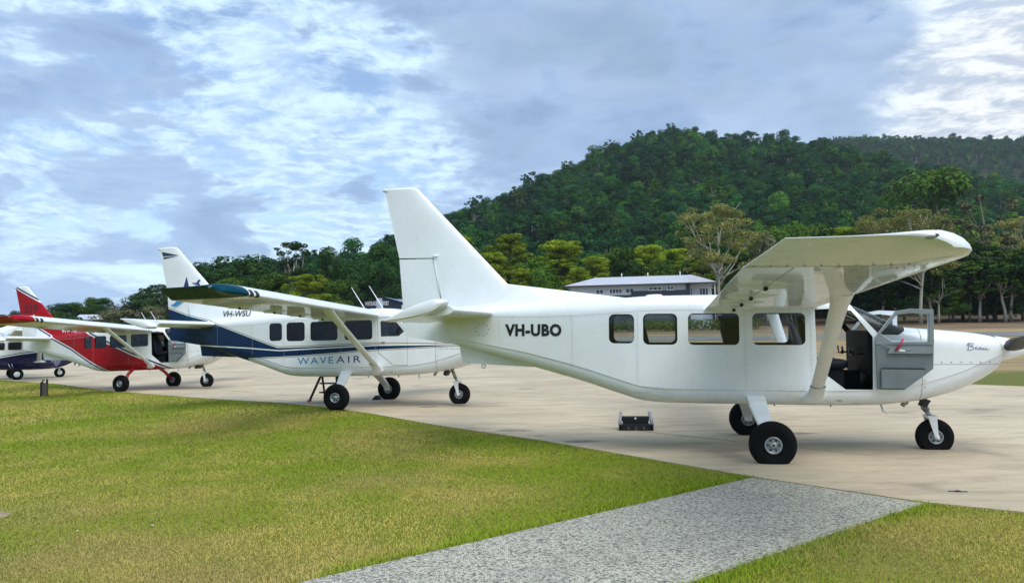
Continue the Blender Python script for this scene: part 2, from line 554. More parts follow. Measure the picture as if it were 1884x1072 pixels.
def mat_ground():
    m, t, b = principled('airfield_turf', (0.1, 0.1, 0.05), 0.9, spec=0.15)
    pos = t.add('ShaderNodeNewGeometry').outputs['Position']
    x, y, z = t.sep(pos)
    n1 = t.noise(pos, 0.45, 5, 0.6)
    n2 = t.noise(pos, 26, 4, 0.7)
    n3 = t.noise(t.vmath('MULTIPLY', pos, (0.18, 1.2, 1.0)), 0.45, 4, 0.6)
    n4 = t.noise(pos, 7, 4, 0.7)
    lawn = t.mix(t.ramp(n1, 0.38, 0.62), (0.17, 0.21, 0.012, 1), (0.30, 0.25, 0.06, 1))
    lawn = t.mix(t.ramp(n2, 0.3, 0.7, 0, 0.55), lawn, (0.05, 0.055, 0.015, 1))
    field = t.mix(t.ramp(n3, 0.4, 0.62), (0.36, 0.265, 0.145, 1), (0.23, 0.175, 0.09, 1))
    field = t.mix(t.ramp(t.math('ADD', y, t.math('MULTIPLY', n1, 14)), 88, 100), field, t.mix(t.ramp(n3, 0.42, 0.6), (0.23, 0.165, 0.10, 1), (0.15, 0.105, 0.07, 1)))
    gs = t.mix(t.ramp(n4, 0.3, 0.7), (0.10, 0.13, 0.025, 1), (0.17, 0.16, 0.05, 1))
    field = t.mix(t.ramp(t.math('ADD', y, t.math('MULTIPLY', n1, 6)), 31, 34, 0.0, 1.0), gs, field)
    f2 = t.ramp(t.math('ADD', y, t.math('MULTIPLY', x, 1.0)), 30, 34)
    c = t.mix(f2, lawn, field)
    far = t.ramp(y, 139, 146)
    c = t.mix(far, c, t.mix(n4, (0.02, 0.032, 0.012, 1), (0.045, 0.05, 0.02, 1)))
    c = t.mix(t.ramp(n2, 0.35, 0.8, 0, 0.25), c, (0.05, 0.042, 0.018, 1))
    t.put(b.inputs['Base Color'], c)
    bp = t.add('ShaderNodeBump')
    bp.inputs['Strength'].default_value = 0.5
    bp.inputs['Distance'].default_value = 0.03
    t.put(bp.inputs['Height'], n2)
    t.put(b.inputs['Normal'], bp.outputs[0])
    return m
M['ground'] = mat_ground()

def spaced(lo, hi, near, k):
    out, x, st = [], lo, near
    while x < hi:
        out.append(x)
        st = near * (1 + k * abs(x))
        x += st
    out.append(hi)
    return out
xs = sorted(set([-v for v in spaced(0, 1400, 0.6, 0.035)] + spaced(0, 1400, 0.6, 0.035)))
ys = [-v for v in spaced(0, 300, 1.0, 0.05)][::-1][:-1] + spaced(0, 142, 0.6, 0.012) + spaced(145, 760, 5, 0.0)[0:] 
ys = sorted(set(ys))
ground = link('ground', grid_mesh('ground', xs, ys, lambda x, y: terrain(x, y), M['ground']))
tag(ground, kind='structure')
rx = [200 + 16 * k for k in range(95)]
ry = [560 + 12 * k for k in range(60)]
ridge_o = link('far_ridge', grid_mesh('far_ridge', rx, ry, ridge, M['ground']))
tag(ridge_o, kind='structure')

# -- polygons clipped into slabs
def clip(poly, a, b, c):
    """keep a*x+b*y<=c"""
    out = []
    for k in range(len(poly)):
        p, q = poly[k], poly[(k + 1) % len(poly)]
        dp, dq = a * p[0] + b * p[1] - c, a * q[0] + b * q[1] - c
        if dp <= 0:
            out.append(p)
        if (dp < 0 < dq) or (dq < 0 < dp):
            s = dp / (dp - dq)
            out.append((p[0] + s * (q[0] - p[0]), p[1] + s * (q[1] - p[1])))
    return out

# apron edge along the lawn (near), and along the dry field (far)
NEAR_EDGE = [(14.0, 0.2), (4.584, 7.079), (3.926, 7.54), (2.741, 8.988), (1.814, 10.326), (0.452, 12.213), (-1.50, 14.30), (-2.80, 15.85), (-4.30, 17.55), (-6.10, 19.55), (-8.30, 21.75), (-11.15, 24.4), (-13.96, 26.78), (-18.9, 32.0), (-23.97, 36.2), (-34, 44), (-75, 78)]
FAR_EDGE = [(-75, 100), (-40, 92), (-14, 75), (3, 54), (8.2, 36), (13.44, 22.49), (14.17, 21.59), (30, 5)]
APRON = NEAR_EDGE + FAR_EDGE
def mat_concrete():
    m, t, b = principled('apron_concrete', (0.4, 0.35, 0.28), 0.75, spec=0.3)
    pos = t.add('ShaderNodeNewGeometry').outputs['Position']
    n1 = t.noise(pos, 0.30, 6, 0.62)
    st = t.noise(t.vmath('MULTIPLY', pos, (0.6, 2.2, 1)), 1.1, 6, 0.65)
    n2 = t.noise(pos, 60, 3, 0.7)
    c = t.mix(t.ramp(n1, 0.32, 0.70), (0.565, 0.47, 0.33, 1), (0.42, 0.35, 0.245, 1))
    c = t.mix(t.ramp(st, 0.46, 0.70, 0, 0.62), c, (0.30, 0.245, 0.18, 1))
    stk = t.noise(t.vmath('MULTIPLY', pos, (0.35, 3.2, 1)), 2.6, 5, 0.65)
    c = t.mix(t.ramp(stk, 0.55, 0.72, 0, 0.40), c, (0.17, 0.145, 0.115, 1))
    c = t.mix(t.ramp(t.noise(pos, 3.3, 4, 0.6), 0.58, 0.75, 0, 0.35), c, (0.52, 0.46, 0.36, 1))
    c = t.mix(t.ramp(n2, 0.4, 0.75, 0, 0.30), c, (0.24, 0.21, 0.17, 1))
    # dark oil marks
    oil = t.ramp(t.noise(t.vmath('ADD', pos, (4.0, 2.0, 0)), 0.55, 4, 0.55), 0.60, 0.72, 0, 0.50)
    c = t.mix(oil, c, (0.13, 0.115, 0.10, 1))
    for sx, sy, sr in ((0.0, 13.42, .42), (0.98, 12.05, .36), (0.35, 12.75, .18), (-1.9, 17.2, .3), (4.6, 12.6, .35), (5.9, 11.0, .25)):
        dd = t.vmath('LENGTH', t.vmath('MULTIPLY', t.vmath('SUBTRACT', pos, (sx, sy, 0.0)), (1.0, 1.9, 0.0)))
        dd = t.math('ADD', dd, t.math('MULTIPLY', t.math('SUBTRACT', t.noise(pos, 5, 4, 0.6), 0.5), 0.5))
        c = t.mix(t.ramp(dd, sr * 0.45, sr, 0.6, 0.0), c, (0.10, 0.09, 0.08, 1))
    t.put(b.inputs['Base Color'], c)
    t.put(b.inputs['Roughness'], t.ramp(st, 0.3, 0.7, 0.55, 0.85))
    bp = t.add('ShaderNodeBump')
    bp.inputs['Strength'].default_value = 0.25
    bp.inputs['Distance'].default_value = 0.01
    t.put(bp.inputs['Height'], n2)
    t.put(b.inputs['Normal'], bp.outputs[0])
    return m
M['concrete'] = mat_concrete()
apron = empty('apron')
tag(apron, kind='structure')
ANG = math.atan2(0.87, -0.80)          # joints run along the row of aircraft
ca, sa = math.cos(ANG), math.sin(ANG)
def to_l(p): return (p[0] * ca + p[1] * sa, -p[0] * sa + p[1] * ca)
def to_w(p): return (p[0] * ca - p[1] * sa, p[0] * sa + p[1] * ca)
ap_l = [to_l(p) for p in APRON]
def slab(cell, gap=0.003, sub=3, off=0.012, depth=0.012):
    """one concrete slab with its own edge, following the ground"""
    x0, x1, y0, y1 = cell
    big = ap_l
    for a, b, c in ((1, 0, x1 - gap), (-1, 0, -x0 - gap), (0, 1, y1 - gap), (0, -1, -y0 - gap)):
        big = clip(big, a, b, c)
        if len(big) < 3:
            return None
    v, f, key = [], [], {}
    def vid(p):
        k = (round(p[0], 4), round(p[1], 4))
        if k not in key:
            wx, wy = to_w(p)
            key[k] = len(v)
            v.append((wx, wy, gz(wx, wy) + off))
        return key[k]
    st = (x1 - x0) / sub
    for i in range(sub):
        for j in range(sub):
            q = big
            for a, b, c in ((1, 0, x0 + (i + 1) * st), (-1, 0, -(x0 + i * st)), (0, 1, y0 + (j + 1) * st), (0, -1, -(y0 + j * st))):
                q = clip(q, a, b, c)
                if len(q) < 3:
                    break
            if len(q) >= 3:
                ids = []
                for p in q:
                    k = vid(p)
                    if not ids or ids[-1] != k:
                        ids.append(k)
                if ids[0] == ids[-1]: ids.pop()
                if len(ids) >= 3: f.append(tuple(ids))
    # skirt down into the joint
    n = len(big)
    rim = []
    for p in big:
        wx, wy = to_w(p)
        rim.append((wx, wy, gz(wx, wy) + off))
    b0 = len(v)
    v += rim + [(x, y, z - depth - 0.01) for x, y, z in rim]
    f += [(b0 + k, b0 + (k + 1) % n, b0 + n + (k + 1) % n, b0 + n + k) for k in range(n)]
    if not f: return None
    return newmesh('slab', v, f, M['concrete'])
S = 6.0
lx = [p[0] for p in ap_l]; ly = [p[1] for p in ap_l]
O = to_l((5.05, 9.95))                # a joint passes near the nose wheel
for i in range(int((min(lx) - O[0]) // S), int((max(lx) - O[0]) // S) + 1):
    for j in range(int((min(ly) - O[1]) // S), int((max(ly) - O[1]) // S) + 1):
        me = slab((O[0] + i * S, O[0] + (i + 1) * S, O[1] + j * S, O[1] + (j + 1) * S))
        if me:
            link('slab', me, apron)

# -- footpath of washed aggregate
def mat_aggregate():
    m, t, b = principled('washed_aggregate', (0.4, 0.4, 0.38), 0.7, spec=0.4)
    pos = t.add('ShaderNodeNewGeometry').outputs['Position']
    vo = t.add('ShaderNodeTexVoronoi')
    t.put(vo.inputs['Vector'], pos)
    vo.inputs['Scale'].default_value = 62
    hue = t.sep(vo.outputs['Color'])
    c = t.mix(t.ramp(hue[0], 0.1, 0.6), (0.15, 0.147, 0.125, 1), (0.64, 0.62, 0.51, 1))
    c = t.mix(t.ramp(hue[1], 0.6, 0.9, 0, 0.6), c, (0.46, 0.40, 0.31, 1))
    vo2 = t.add('ShaderNodeTexVoronoi', feature='DISTANCE_TO_EDGE')
    t.put(vo2.inputs['Vector'], pos)
    vo2.inputs['Scale'].default_value = 62
    c = t.mix(t.ramp(vo2.outputs[0], 0.01, 0.07, 0.8, 0), c, (0.17, 0.165, 0.155, 1))
    c = t.mix(t.ramp(t.noise(pos, 1.4, 5, 0.6), 0.4, 0.75, 0, 0.3), c, (0.22, 0.22, 0.215, 1))
    t.put(b.inputs['Base Color'], c)
    bp = t.add('ShaderNodeBump')
    bp.inputs['Strength'].default_value = 0.8
    bp.inputs['Distance'].default_value = 0.008
    t.put(bp.inputs['Height'], t.ramp(vo2.outputs[0], 0, 0.2))
    t.put(b.inputs['Normal'], bp.outputs[0])
    return m
M['aggregate'] = mat_aggregate()
PATH = [(-1.487 - 4.23 * 1.6, 5.438 - 3.55 * 1.6), (1.162 - 4.23 * 1.7, 5.292 - 3.44 * 1.7), (1.162, 5.292), (2.269, 6.194), (3.905, 7.50), (2.715, 8.955), (0.001, 6.686)]
v = [(x, y, gz(x, y) + 0.010) for x, y in PATH]
v += [(x, y, gz(x, y) - 0.03) for x, y in PATH]
nP = len(PATH)
path = link('path', newmesh('path', v, [tuple(range(nP))] + [(k, (k + 1) % nP, nP + (k + 1) % nP, nP + k) for k in range(nP)], M['aggregate']))
tag(path, kind='structure')

# -- runway beyond the field
M['asphalt'] = mat_simple('runway_asphalt', (0.15, 0.155, 0.145), 0.8, var=0.2, scale=0.4)
def strip(name, a, b, halfw, mat, off):
    A, B = Vector((*a, 0)), Vector((*b, 0))
    d = (B - A).normalized(); nrm = Vector((-d.y, d.x, 0))
    v, f, N, W = [], [], 60, 8
    for i in range(N + 1):
        for j in range(W + 1):
            p = A + (B - A) * (i / N) + nrm * (halfw * (2 * j / W - 1))
            v.append((p.x, p.y, gz(p.x, p.y) + off))
    for i in range(N):
        for j in range(W):
            k = i * (W + 1) + j
            f.append((k, k + 1, k + W + 2, k + W + 1))
    o = link(name, newmesh(name, v, f, mat, True))
    return tag(o, kind='structure')
strip('runway', (-160, 92), (260, 58), 4.2, M['asphalt'], 0.03)

# ------------------------------------------------------------------ lawn blades
def in_lawn(x, y):
    """inside the turf beside the apron, clear of path and apron"""
    inside = False
    for poly in (APRON, PATH):
        c = False
        n = len(poly)
        j = n - 1
        for i in range(n):
            xi, yi = poly[i]; xj, yj = poly[j]
            c ^= ((yi > y) != (yj > y)) & (x < (xj - xi) * (y - yi) / (yj - yi + 1e-12) + xi)
            j = i
        inside = inside | c
    return ~inside if isinstance(inside, np.ndarray) else not inside
rng = np.random.default_rng(5)
def blade_field():
    xs_, ys_, sz = [], [], []
    for y0, y1, dens, h in ((3.2, 7.0, 6400, 0.017), (7.0, 10.5, 4200, 0.019), (10.5, 16, 2000, 0.023), (16, 26, 700, 0.030), (26, 42, 200, 0.040)):
        xm0, xm1 = -0.72 * y1 - 1.6, min(0.74 * y1, 7.0) + 1.4
        n = int(dens * (y1 - y0) * (xm1 - xm0))
        X = rng.uniform(xm0, xm1, n); Y = rng.uniform(y0, y1, n)
        k = (np.abs(X) < 0.70 * Y + 1.4)
        X, Y = X[k], Y[k]
        # the edge of the turf is ragged
        k = in_lawn(X + rng.normal(0, 0.022, len(X)), Y + rng.normal(0, 0.022, len(X)))
        X, Y = X[k], Y[k]
        xs_.append(X); ys_.append(Y); sz.append(np.full(len(X), h))
    return np.concatenate(xs_), np.concatenate(ys_), np.concatenate(sz)
BX, BY, BH = blade_field()
# patchiness on a coarse grid, looked up per blade
GX, GY = np.linspace(-32, 10, 211), np.linspace(2, 44, 211)
PA = np.array([[vnoise(x, y, 0.36, 1.7) + 0.5 * vnoise(x, y, 1.3, 5.1, 3) for x in GX] for y in GY])
PB = np.array([[vnoise(x, y, 0.75, 8.2) for x in GX] for y in GY])
gi = np.clip(((BX + 32) / 42 * 210).astype(int), 0, 210); gj = np.clip(((BY - 2) / 42 * 210).astype(int), 0, 210)
pa, pb = PA[gj, gi], PB[gj, gi]
# drier towards the camera, greener along the edges of path and apron
bias = np.where(BY < 8, 0.16 * (8 - BY) / 3.0, 0) - 0.12 * np.exp(-((BY - 14) / 5.0) ** 2)
def seg_d(px, py, a, b):
    ax, ay = a; bx, by = b
    t_ = np.clip(((px - ax) * (bx - ax) + (py - ay) * (by - ay)) / ((bx - ax) ** 2 + (by - ay) ** 2), 0, 1)
    return np.hypot(px - ax - t_ * (bx - ax), py - ay - t_ * (by - ay))
de = np.minimum(seg_d(BX, BY, PATH[0], PATH[5]), seg_d(BX, BY, PATH[1], PATH[4]))
edge = np.exp(-(de / 0.22) ** 2)
dry = np.clip(0.42 + 1.15 * pa + bias + rng.normal(0, 0.10, len(BX)) - 0.75 * edge, 0, 1)
bare = np.zeros(len(BX))
for sx, sy, sr in ((-3.6, 6.1, .75), (-5.0, 7.6, .6), (-2.3, 5.5, .6), (-1.5, 9.2, .5), (2.9, 5.9, .5), (-4.4, 5.9, .5)):
    bare = np.maximum(bare, np.exp(-(np.hypot((BX - sx) * .7, BY - sy) / sr) ** 2) * np.clip(.75 + .8 * pb, 0, 1))
dry = np.clip(dry + .6 * bare, 0, 1)
keep = rng.random(len(BX)) < np.clip(1.05 - 0.45 * np.clip(pb, 0, 1) * (dry > 0.6), 0, 1)
BX, BY, BH, dry, edge, bare = BX[keep], BY[keep], BH[keep], dry[keep], edge[keep], bare[keep]
N = len(BX)
BZ = 0.136 * np.exp(-((BX + 3.465) ** 2 + (BY - 18.08) ** 2) / 24.0)
th = rng.uniform(0, 2 * np.pi, N); lean = rng.uniform(0.35, 1.5, N); hh = BH * rng.uniform(0.5, 1.25, N) * (1 + 1.3 * edge) * np.where(rng.random(N) < .012, 1.9, 1.0)
wd = 0.0027 * (1 + (BH - 0.017) * 100) * rng.uniform(0.7, 1.4, N)
cx, sx_ = np.cos(th), np.sin(th)
P = np.empty((N, 3, 3))
P[:, 0] = np.stack([BX - sx_ * wd, BY + cx * wd, BZ - 0.004], 1)
P[:, 1] = np.stack([BX + sx_ * wd, BY - cx * wd, BZ - 0.004], 1)
P[:, 2] = np.stack([BX + cx * hh * lean, BY + sx_ * hh * lean, BZ + hh], 1)
gm = bpy.data.meshes.new('lawn_grass')
gm.vertices.add(3 * N); gm.vertices.foreach_set('co', P.reshape(-1))
gm.loops.add(3 * N); gm.loops.foreach_set('vertex_index', np.arange(3 * N, dtype=np.int32))
gm.polygons.add(N); gm.polygons.foreach_set('loop_start', np.arange(0, 3 * N, 3, dtype=np.int32))
gm.update(calc_edges=True)
grn = np.stack([rng.uniform(0.19, 0.25, N), rng.uniform(0.275, 0.345, N), rng.uniform(0.006, 0.014, N)], 1)
stw = np.stack([rng.uniform(0.42, 0.56, N), rng.uniform(0.37, 0.46, N), rng.uniform(0.07, 0.13, N)], 1)
cc = grn * (1 - dry[:, None]) + stw * dry[:, None]
cc = cc * (1 - .7 * bare[:, None]) + np.array([.34, .25, .14]) * .7 * bare[:, None]
ca_ = gm.color_attributes.new('tint', 'FLOAT_COLOR', 'POINT')
ca_.data.foreach_set('color', np.repeat(np.concatenate([cc, np.ones((N, 1))], 1), 3, axis=0).reshape(-1))
def mat_blade():
    m, t, b = principled('grass_blades', (0.1, 0.2, 0.03), 0.65, spec=0.2)
    at_ = t.add('ShaderNodeAttribute', attribute_name='tint')
    t.put(b.inputs['Base Color'], at_.outputs['Color'])
    return m
M['blade'] = mat_blade()
gm.materials.append(M['blade'])
tag(link('lawn_grass', gm), 'short patchy green and straw coloured lawn beside the apron', 'grass', kind='stuff')

# ------------------------------------------------------------------ the utility aircraft (x forward, -y towards the camera, z up)
ST = [(-4.445, .13, 2.020, 1.455, .10, .10), (-3.9, .25, 2.045, 1.315, .14, .14), (-3.2, .405, 2.075, 1.135, .18, .19), (-2.43, .575, 2.115, .935, .20, .20),
      (-2.1, .64, 2.135, .835, .20, .20), (-1.85, .678, 2.152, .760, .20, .20), (-1.65, .69, 2.165, .704, .20, .20), (-1.3, .692, 2.175, .675, .20, .20), (-.7, .692, 2.18, .668, .20, .20),
      (.6, .692, 2.18, .668, .20, .20), (.80, .692, 2.17, .670, .20, .20), (.95, .692, 2.135, .672, .20, .20), (1.2, .690, 2.02, .676, .20, .20), (1.4, .684, 1.93, .683, .20, .20), (1.6, .668, 1.83, .694, .20, .21),
      (1.80, .645, 1.73, .714, .20, .22), (1.90, .632, 1.712, .728, .20, .22), (2.0, .617, 1.705, .742, .20, .23), (2.25, .577, 1.687, .795, .20, .25), (2.5, .535, 1.665, .866, .20, .26), (2.7, .500, 1.646, .952, .20, .26), (2.85, .470, 1.624, 1.032, .20, .24),
      (2.95, .440, 1.605, 1.100, .19, .21), (3.03, .400, 1.585, 1.165, .17, .18), (3.08, .345, 1.562, 1.225, .14, .14), (3.10, .260, 1.525, 1.295, .10, .10)]
FN = [pchip([s[0] for s in ST], [s[k] for s in ST]) for k in range(1, 6)]
def half_w(x): return FN[0](x)
def section(x, dw=0.0, dt=0.0, db=0.0):
    wv, zt, zb, rt, rb = [f(x) for f in FN]
    wv -= dw; zt -= dt; zb += db
    rt = min(rt, wv * .95, (zt - zb) * .45); rb = min(rb, wv * .95, (zt - zb) * .45)
    h = []
    for k in range(4): h.append(((wv - rb) * k / 4, zb))
    for k in range(9):
        a = -math.pi / 2 + math.pi / 2 * k / 8
        h.append((wv - rb + (rb - .014 * min(1, rb / .2)) * math.cos(a), zb + rb + rb * math.sin(a)))
    for k in range(6): h.append((wv, zb + rb + (.010 if k == 0 else (zt - rt - zb - rb) * k / 6)))
    for k in range(9):
        a = math.pi / 2 * k / 8
        h.append((wv - rt + rt * math.cos(a), zt - rt + rt * math.sin(a) - 0.0))
    for k in range(1, 5): h.append(((wv - rt) * (1 - k / 4), zt + 0.012 * (1 - (1 - k / 4) ** 2)))
    full = h + [(-y, z) for y, z in h[-2:0:-1]]
    return full
def loft(xs_, **kw):
    v, f = [], []
    n = None
    for q, x in enumerate(xs_):
        s = section(x, **kw)
        n = len(s)
        for y, z in s:
            xx = x
            if x < -4.30:
                xx = x - max(0, z - 1.455) * 0.573 * (-4.30 - x) / 0.145
            v.append((xx, y, z))
    for k in range(len(xs_) - 1):
        for j in range(n):
            a, b = k * n + j, k * n + (j + 1) % n
            f.append((a, b, b + n, a + n))
    f.append(tuple(range(n)))
    f.append(tuple((len(xs_) - 1) * n + j for j in range(n - 1, -1, -1)))
    return v, f
XS = sorted(set([s[0] for s in ST] + [round(-4.445 + .15 * k, 3) for k in range(1, 50)] + [2.98, 3.055, 3.09]))
WIN = [(-2.09, -1.735, 1.505, 1.915, .075), (-1.613, -1.145, 1.489, 1.920, .075), (-1.0, -.318, 1.487, 1.920, .07), (-.145, .538, 1.487, 1.920, .07)]
DOOR = [(.662, 1.965), (.680, 1.180), (1.035, .900), (1.375, .900), (1.385, 1.600), (1.125, 1.945), (.93, 1.975)]
SCREEN = [(.98, 2.26), (1.185, 1.945), (1.465, 1.628), (1.715, 1.622), (1.80, 1.672), (1.86, 1.80), (1.55, 2.26)]
def solid(name, v, f, mi):
    me = newmesh(name, v, f, [M['white'], M['cabin'], M['seal']], True)
    me.polygons.foreach_set('material_index', [mi] * len(me.polygons))
    bm = bmesh.new(); bm.from_mesh(me)
    bmesh.ops.recalc_face_normals(bm, faces=bm.faces)
    bm.to_mesh(me); bm.free()
    return link(name, me)
def boolean(o, cutters, op='DIFFERENCE'):
    for c in cutters:
        md = o.modifiers.new('b', 'BOOLEAN')
        md.operation = op; md.object = c; md.solver = 'EXACT'
    bpy.context.view_layer.update()
    me = evaluated(o)
    return me
def drop(o):
    me = o.data
    bpy.data.objects.remove(o)
    if me.users == 0: bpy.data.meshes.remove(me)
def make_fuselage():
    outer = solid('fuselage', *loft(XS), 0)
    inner = solid('cut_a', *loft([x for x in XS if -2.7 <= x <= 1.72], dw=.03, dt=.035, db=.11), 1)
    mb = MB()
    for a, b, c, d, r in WIN: mb.prism(rrect(a, b, c, d, r), -1, 1)
    mb.prism(DOOR, -1, 1)
    cw = solid('cut_b', mb.v, mb.f, 2)
    ms = MB().prism(SCREEN, -1, 1)
    cs = solid('cut_c', ms.v, ms.f, 2)
    fus = boolean(outer, [inner, cw, cs])
    outer.modifiers.clear()
    pane_src = solid('pane_src', *loft(XS, dw=.012, dt=.012), 0)
    pane = boolean(pane_src, [cs], 'INTERSECT')
    for o in (outer, inner, cw, cs, pane_src): drop(o)
    bm = bmesh.new(); bm.from_mesh(pane)
    bmesh.ops.delete(bm, geom=[f for f in bm.faces if f.material_index != 0], context='FACES')
    bm.to_mesh(pane); bm.free()
    pane.materials.clear(); pane.materials.append(M['windscreen'])
    pane.polygons.foreach_set('material_index', [0] * len(pane.polygons))
    for me in (fus, pane):
        me.polygons.foreach_set('use_smooth', [True] * len(me.polygons))
        me.set_sharp_from_angle(angle=R_(32))
    return fus, pane
FUS, PANE = make_fuselage()

def foil(s):                     # half thickness of a unit chord, unit thickness
    return 5 * (0.2969 * math.sqrt(max(s, 0)) - 0.1260 * s - 0.3516 * s * s + 0.2843 * s**3 - 0.1030 * s**4)
def sym_surf(mb, secs, s0, s1, axis='z', n=12, mi=0):
    """symmetric surface; secs = (station, x_le, x_te, thickness, off). axis z: fin-like, y: tail-like"""
    ss = [s0 + (s1 - s0) * (0.5 - 0.5 * math.cos(math.pi * k / n)) if s0 == 0 else s0 + (s1 - s0) * k / n for k in range(n + 1)]
    v, f = [], []
    m = 2 * (n + 1)
    for st, le, te, th, off in secs:
        ring = []
        for s in ss: ring.append((s, max(foil(s) * th, .002)))
        for s in reversed(ss): ring.append((s, -max(foil(s) * th, .002)))
        for s, t_ in ring:
            x = le + (te - le) * s
            v.append((x, t_, st) if axis == 'z' else (x, st, off + t_))
    for k in range(len(secs) - 1):
        for j in range(m):
            a, b = k * m + j, k * m + (j + 1) % m
            f.append((a, b, b + m, a + m))
    f.append(tuple(range(m))); f.append(tuple((len(secs) - 1) * m + j for j in range(m - 1, -1, -1)))
    mb.raw(v, f, mi, True)
    return mb
def smooth_sharp(me, ang=35):
    me.polygons.foreach_set('use_smooth', [True] * len(me.polygons))
    me.set_sharp_from_angle(angle=R_(ang))
    return me
def lerp(a, b, t): return a + (b - a) * t
def fin_le(z): return lerp(-3.667, -5.132, (z - 2.394) / (3.937 - 2.394))
def fin_te(z): return lerp(-5.308, -5.409, (z - 1.594) / 1.214) if z < 2.81 else lerp(-5.409, -5.655, (z - 2.81) / 1.08)
def hinge(z): return lerp(-4.445, -4.68, (z - 1.45) / .41) if z < 1.86 else (lerp(-4.68, -4.72, (z - 1.86) / .35) if z < 2.21 else lerp(-4.72, -4.845, (z - 2.21) / .61))
def fin_t(z): return lerp(.15, .075, (z - 2.0) / 1.9)
def fin_half(x, z):
    s = (x - fin_le(z)) / (fin_te(z) - fin_le(z))
    return foil(min(max(s, 0.01), 1)) * fin_t(z)

CACHE = {}
def cached(key, fn):
    if key not in CACHE: CACHE[key] = fn()
    return CACHE[key]

def m_fin():
    mb = MB()
    lo = [z for z in (1.98, 2.2, 2.4, 2.6, 2.82)]
    v, f, n = [], [], 10
    for z in lo:
        le, te = fin_le(z), fin_te(z)
        sh = (hinge(z) + .006 - le) / (te - le)
        ss = [sh * (0.5 - 0.5 * math.cos(math.pi * k / n)) for k in range(n + 1)]
        for s in ss: v.append((le + (te - le) * s, foil(s) * fin_t(z), z))
        for s in reversed(ss): v.append((le + (te - le) * s, -foil(s) * fin_t(z), z))
    m = 2 * (n + 1)
    for k in range(len(lo) - 1):
        for j in range(m):
            a, b = k * m + j, k * m + (j + 1) % m
            f.append((a, b, b + m, a + m))
    f.append(tuple(range(m))); f.append(tuple((len(lo) - 1) * m + j for j in range(m)))
    mb.raw(v, f, 0, True)
    sym_surf(mb, [(z, fin_le(z), fin_te(z), fin_t(z), 0) for z in (2.82, 3.1, 3.4, 3.7, 3.88, 3.905)], 0, 1)
    sym_surf(mb, [(3.905, -5.132, -5.655, .075, 0), (3.925, -5.14, -5.64, .06, 0), (3.935, -5.17, -5.60, .03, 0)], 0, 1)
    mb.tube([(-5.60, 0, 3.90), (-5.655, 0, 3.905), (-5.69, 0, 3.902)], [.022, .034, .02], 10)     # tail light fairing
    return smooth_sharp(mb.mesh('fin', [M['white']]))
def m_rudder():
    zs = (1.46, 1.594, 1.86, 2.21, 2.5, 2.80)
    v, f, n = [], [], 8
    for z in zs:
        zz = z
        te = fin_te(max(z, 1.594)); h = hinge(z) - .012
        le = fin_le(max(z, 2.0))
        for sgn in (1, -1):
            rng_ = range(n + 1) if sgn == 1 else range(n, -1, -1)
            for k in rng_:
                x = lerp(h, te, k / n)
                zq = z if z > 1.5 else lerp(1.462, 1.594 - .002, k / n)
                hw = max(.004, lerp(.052, .006, k / n) * lerp(1.0, .8, (z - 1.5) / 1.3))
                v.append((x, sgn * hw, zq))
    m = 2 * (n + 1)
    for k in range(len(zs) - 1):
        for j in range(m):
            a, b = k * m + j, k * m + (j + 1) % m
            f.append((a, b, b + m, a + m))
    f.append(tuple(range(m))); f.append(tuple((len(zs) - 1) * m + j for j in range(m)))
    return smooth_sharp(MB().raw(v, f, 0, True).mesh('rudder', [M['white']]))
def m_dorsal():
    v, f = [], []
    X = [-4.35, -4.0, -3.667, -3.2, -2.7, -2.3, -2.05, -1.87]
    for x in X:
        top = 2.394 if x < -3.667 else lerp(2.394, 2.165, (x + 3.667) / 1.8)
        if x < -3.667: top = 2.32
        b = FN[1](x) - .03
        hw = lerp(.085, .16, (x + 4.35) / 2.5) * (0.4 if x > -1.9 else 1)
        for y, z in ((-hw, b), (-hw * .62, lerp(b, top, .35)), (-.035, top - .02), (-.012, top), (.012, top), (.035, top - .02), (hw * .62, lerp(b, top, .35)), (hw, b)):
            v.append((x, y, z))
    for k in range(len(X) - 1):
        for j in range(7):
            a = k * 8 + j
            f.append((a, a + 1, a + 9, a + 8))
    f.append(tuple(range(8))); f.append(tuple((len(X) - 1) * 8 + j for j in range(8)))
    mb = MB().raw(v, f, 0, True)
    mb.raw([(-2.55, -.30, 2.13), (-2.35, -.27, 2.135), (-2.55, -.27, 2.19), (-2.55, -.24, 2.13)], [(0, 1, 2), (0, 2, 3), (1, 3, 2), (0, 3, 1)])   # air scoop
    return smooth_sharp(mb.mesh('dorsal_fin', [M['white']]))
def m_keel():
    mb = MB()
    P = [(-4.43, 1.49), (-4.375, 1.182), (-3.9, 1.160), (-3.22, 1.130), (-3.0, 1.14), (-3.2, 1.23), (-3.9, 1.40)]
    mb.prism(P, -.035, .035)
    return smooth_sharp(mb.mesh('ventral_fin', [M['white']]))
ZT = 1.945
def m_stab(sg):
    mb = MB()
    secs = []
    for y in (.10, .6, 1.2, 1.8, 1.985):
        le = lerp(-3.84, -4.02, (y - .1) / 2.1)
        secs.append((sg * y, le, -4.90, .150, ZT + .01 * y))
    sym_surf(mb, secs, 0, .40, 'y')
    return smooth_sharp(mb.mesh('stabiliser', [M['white']]))
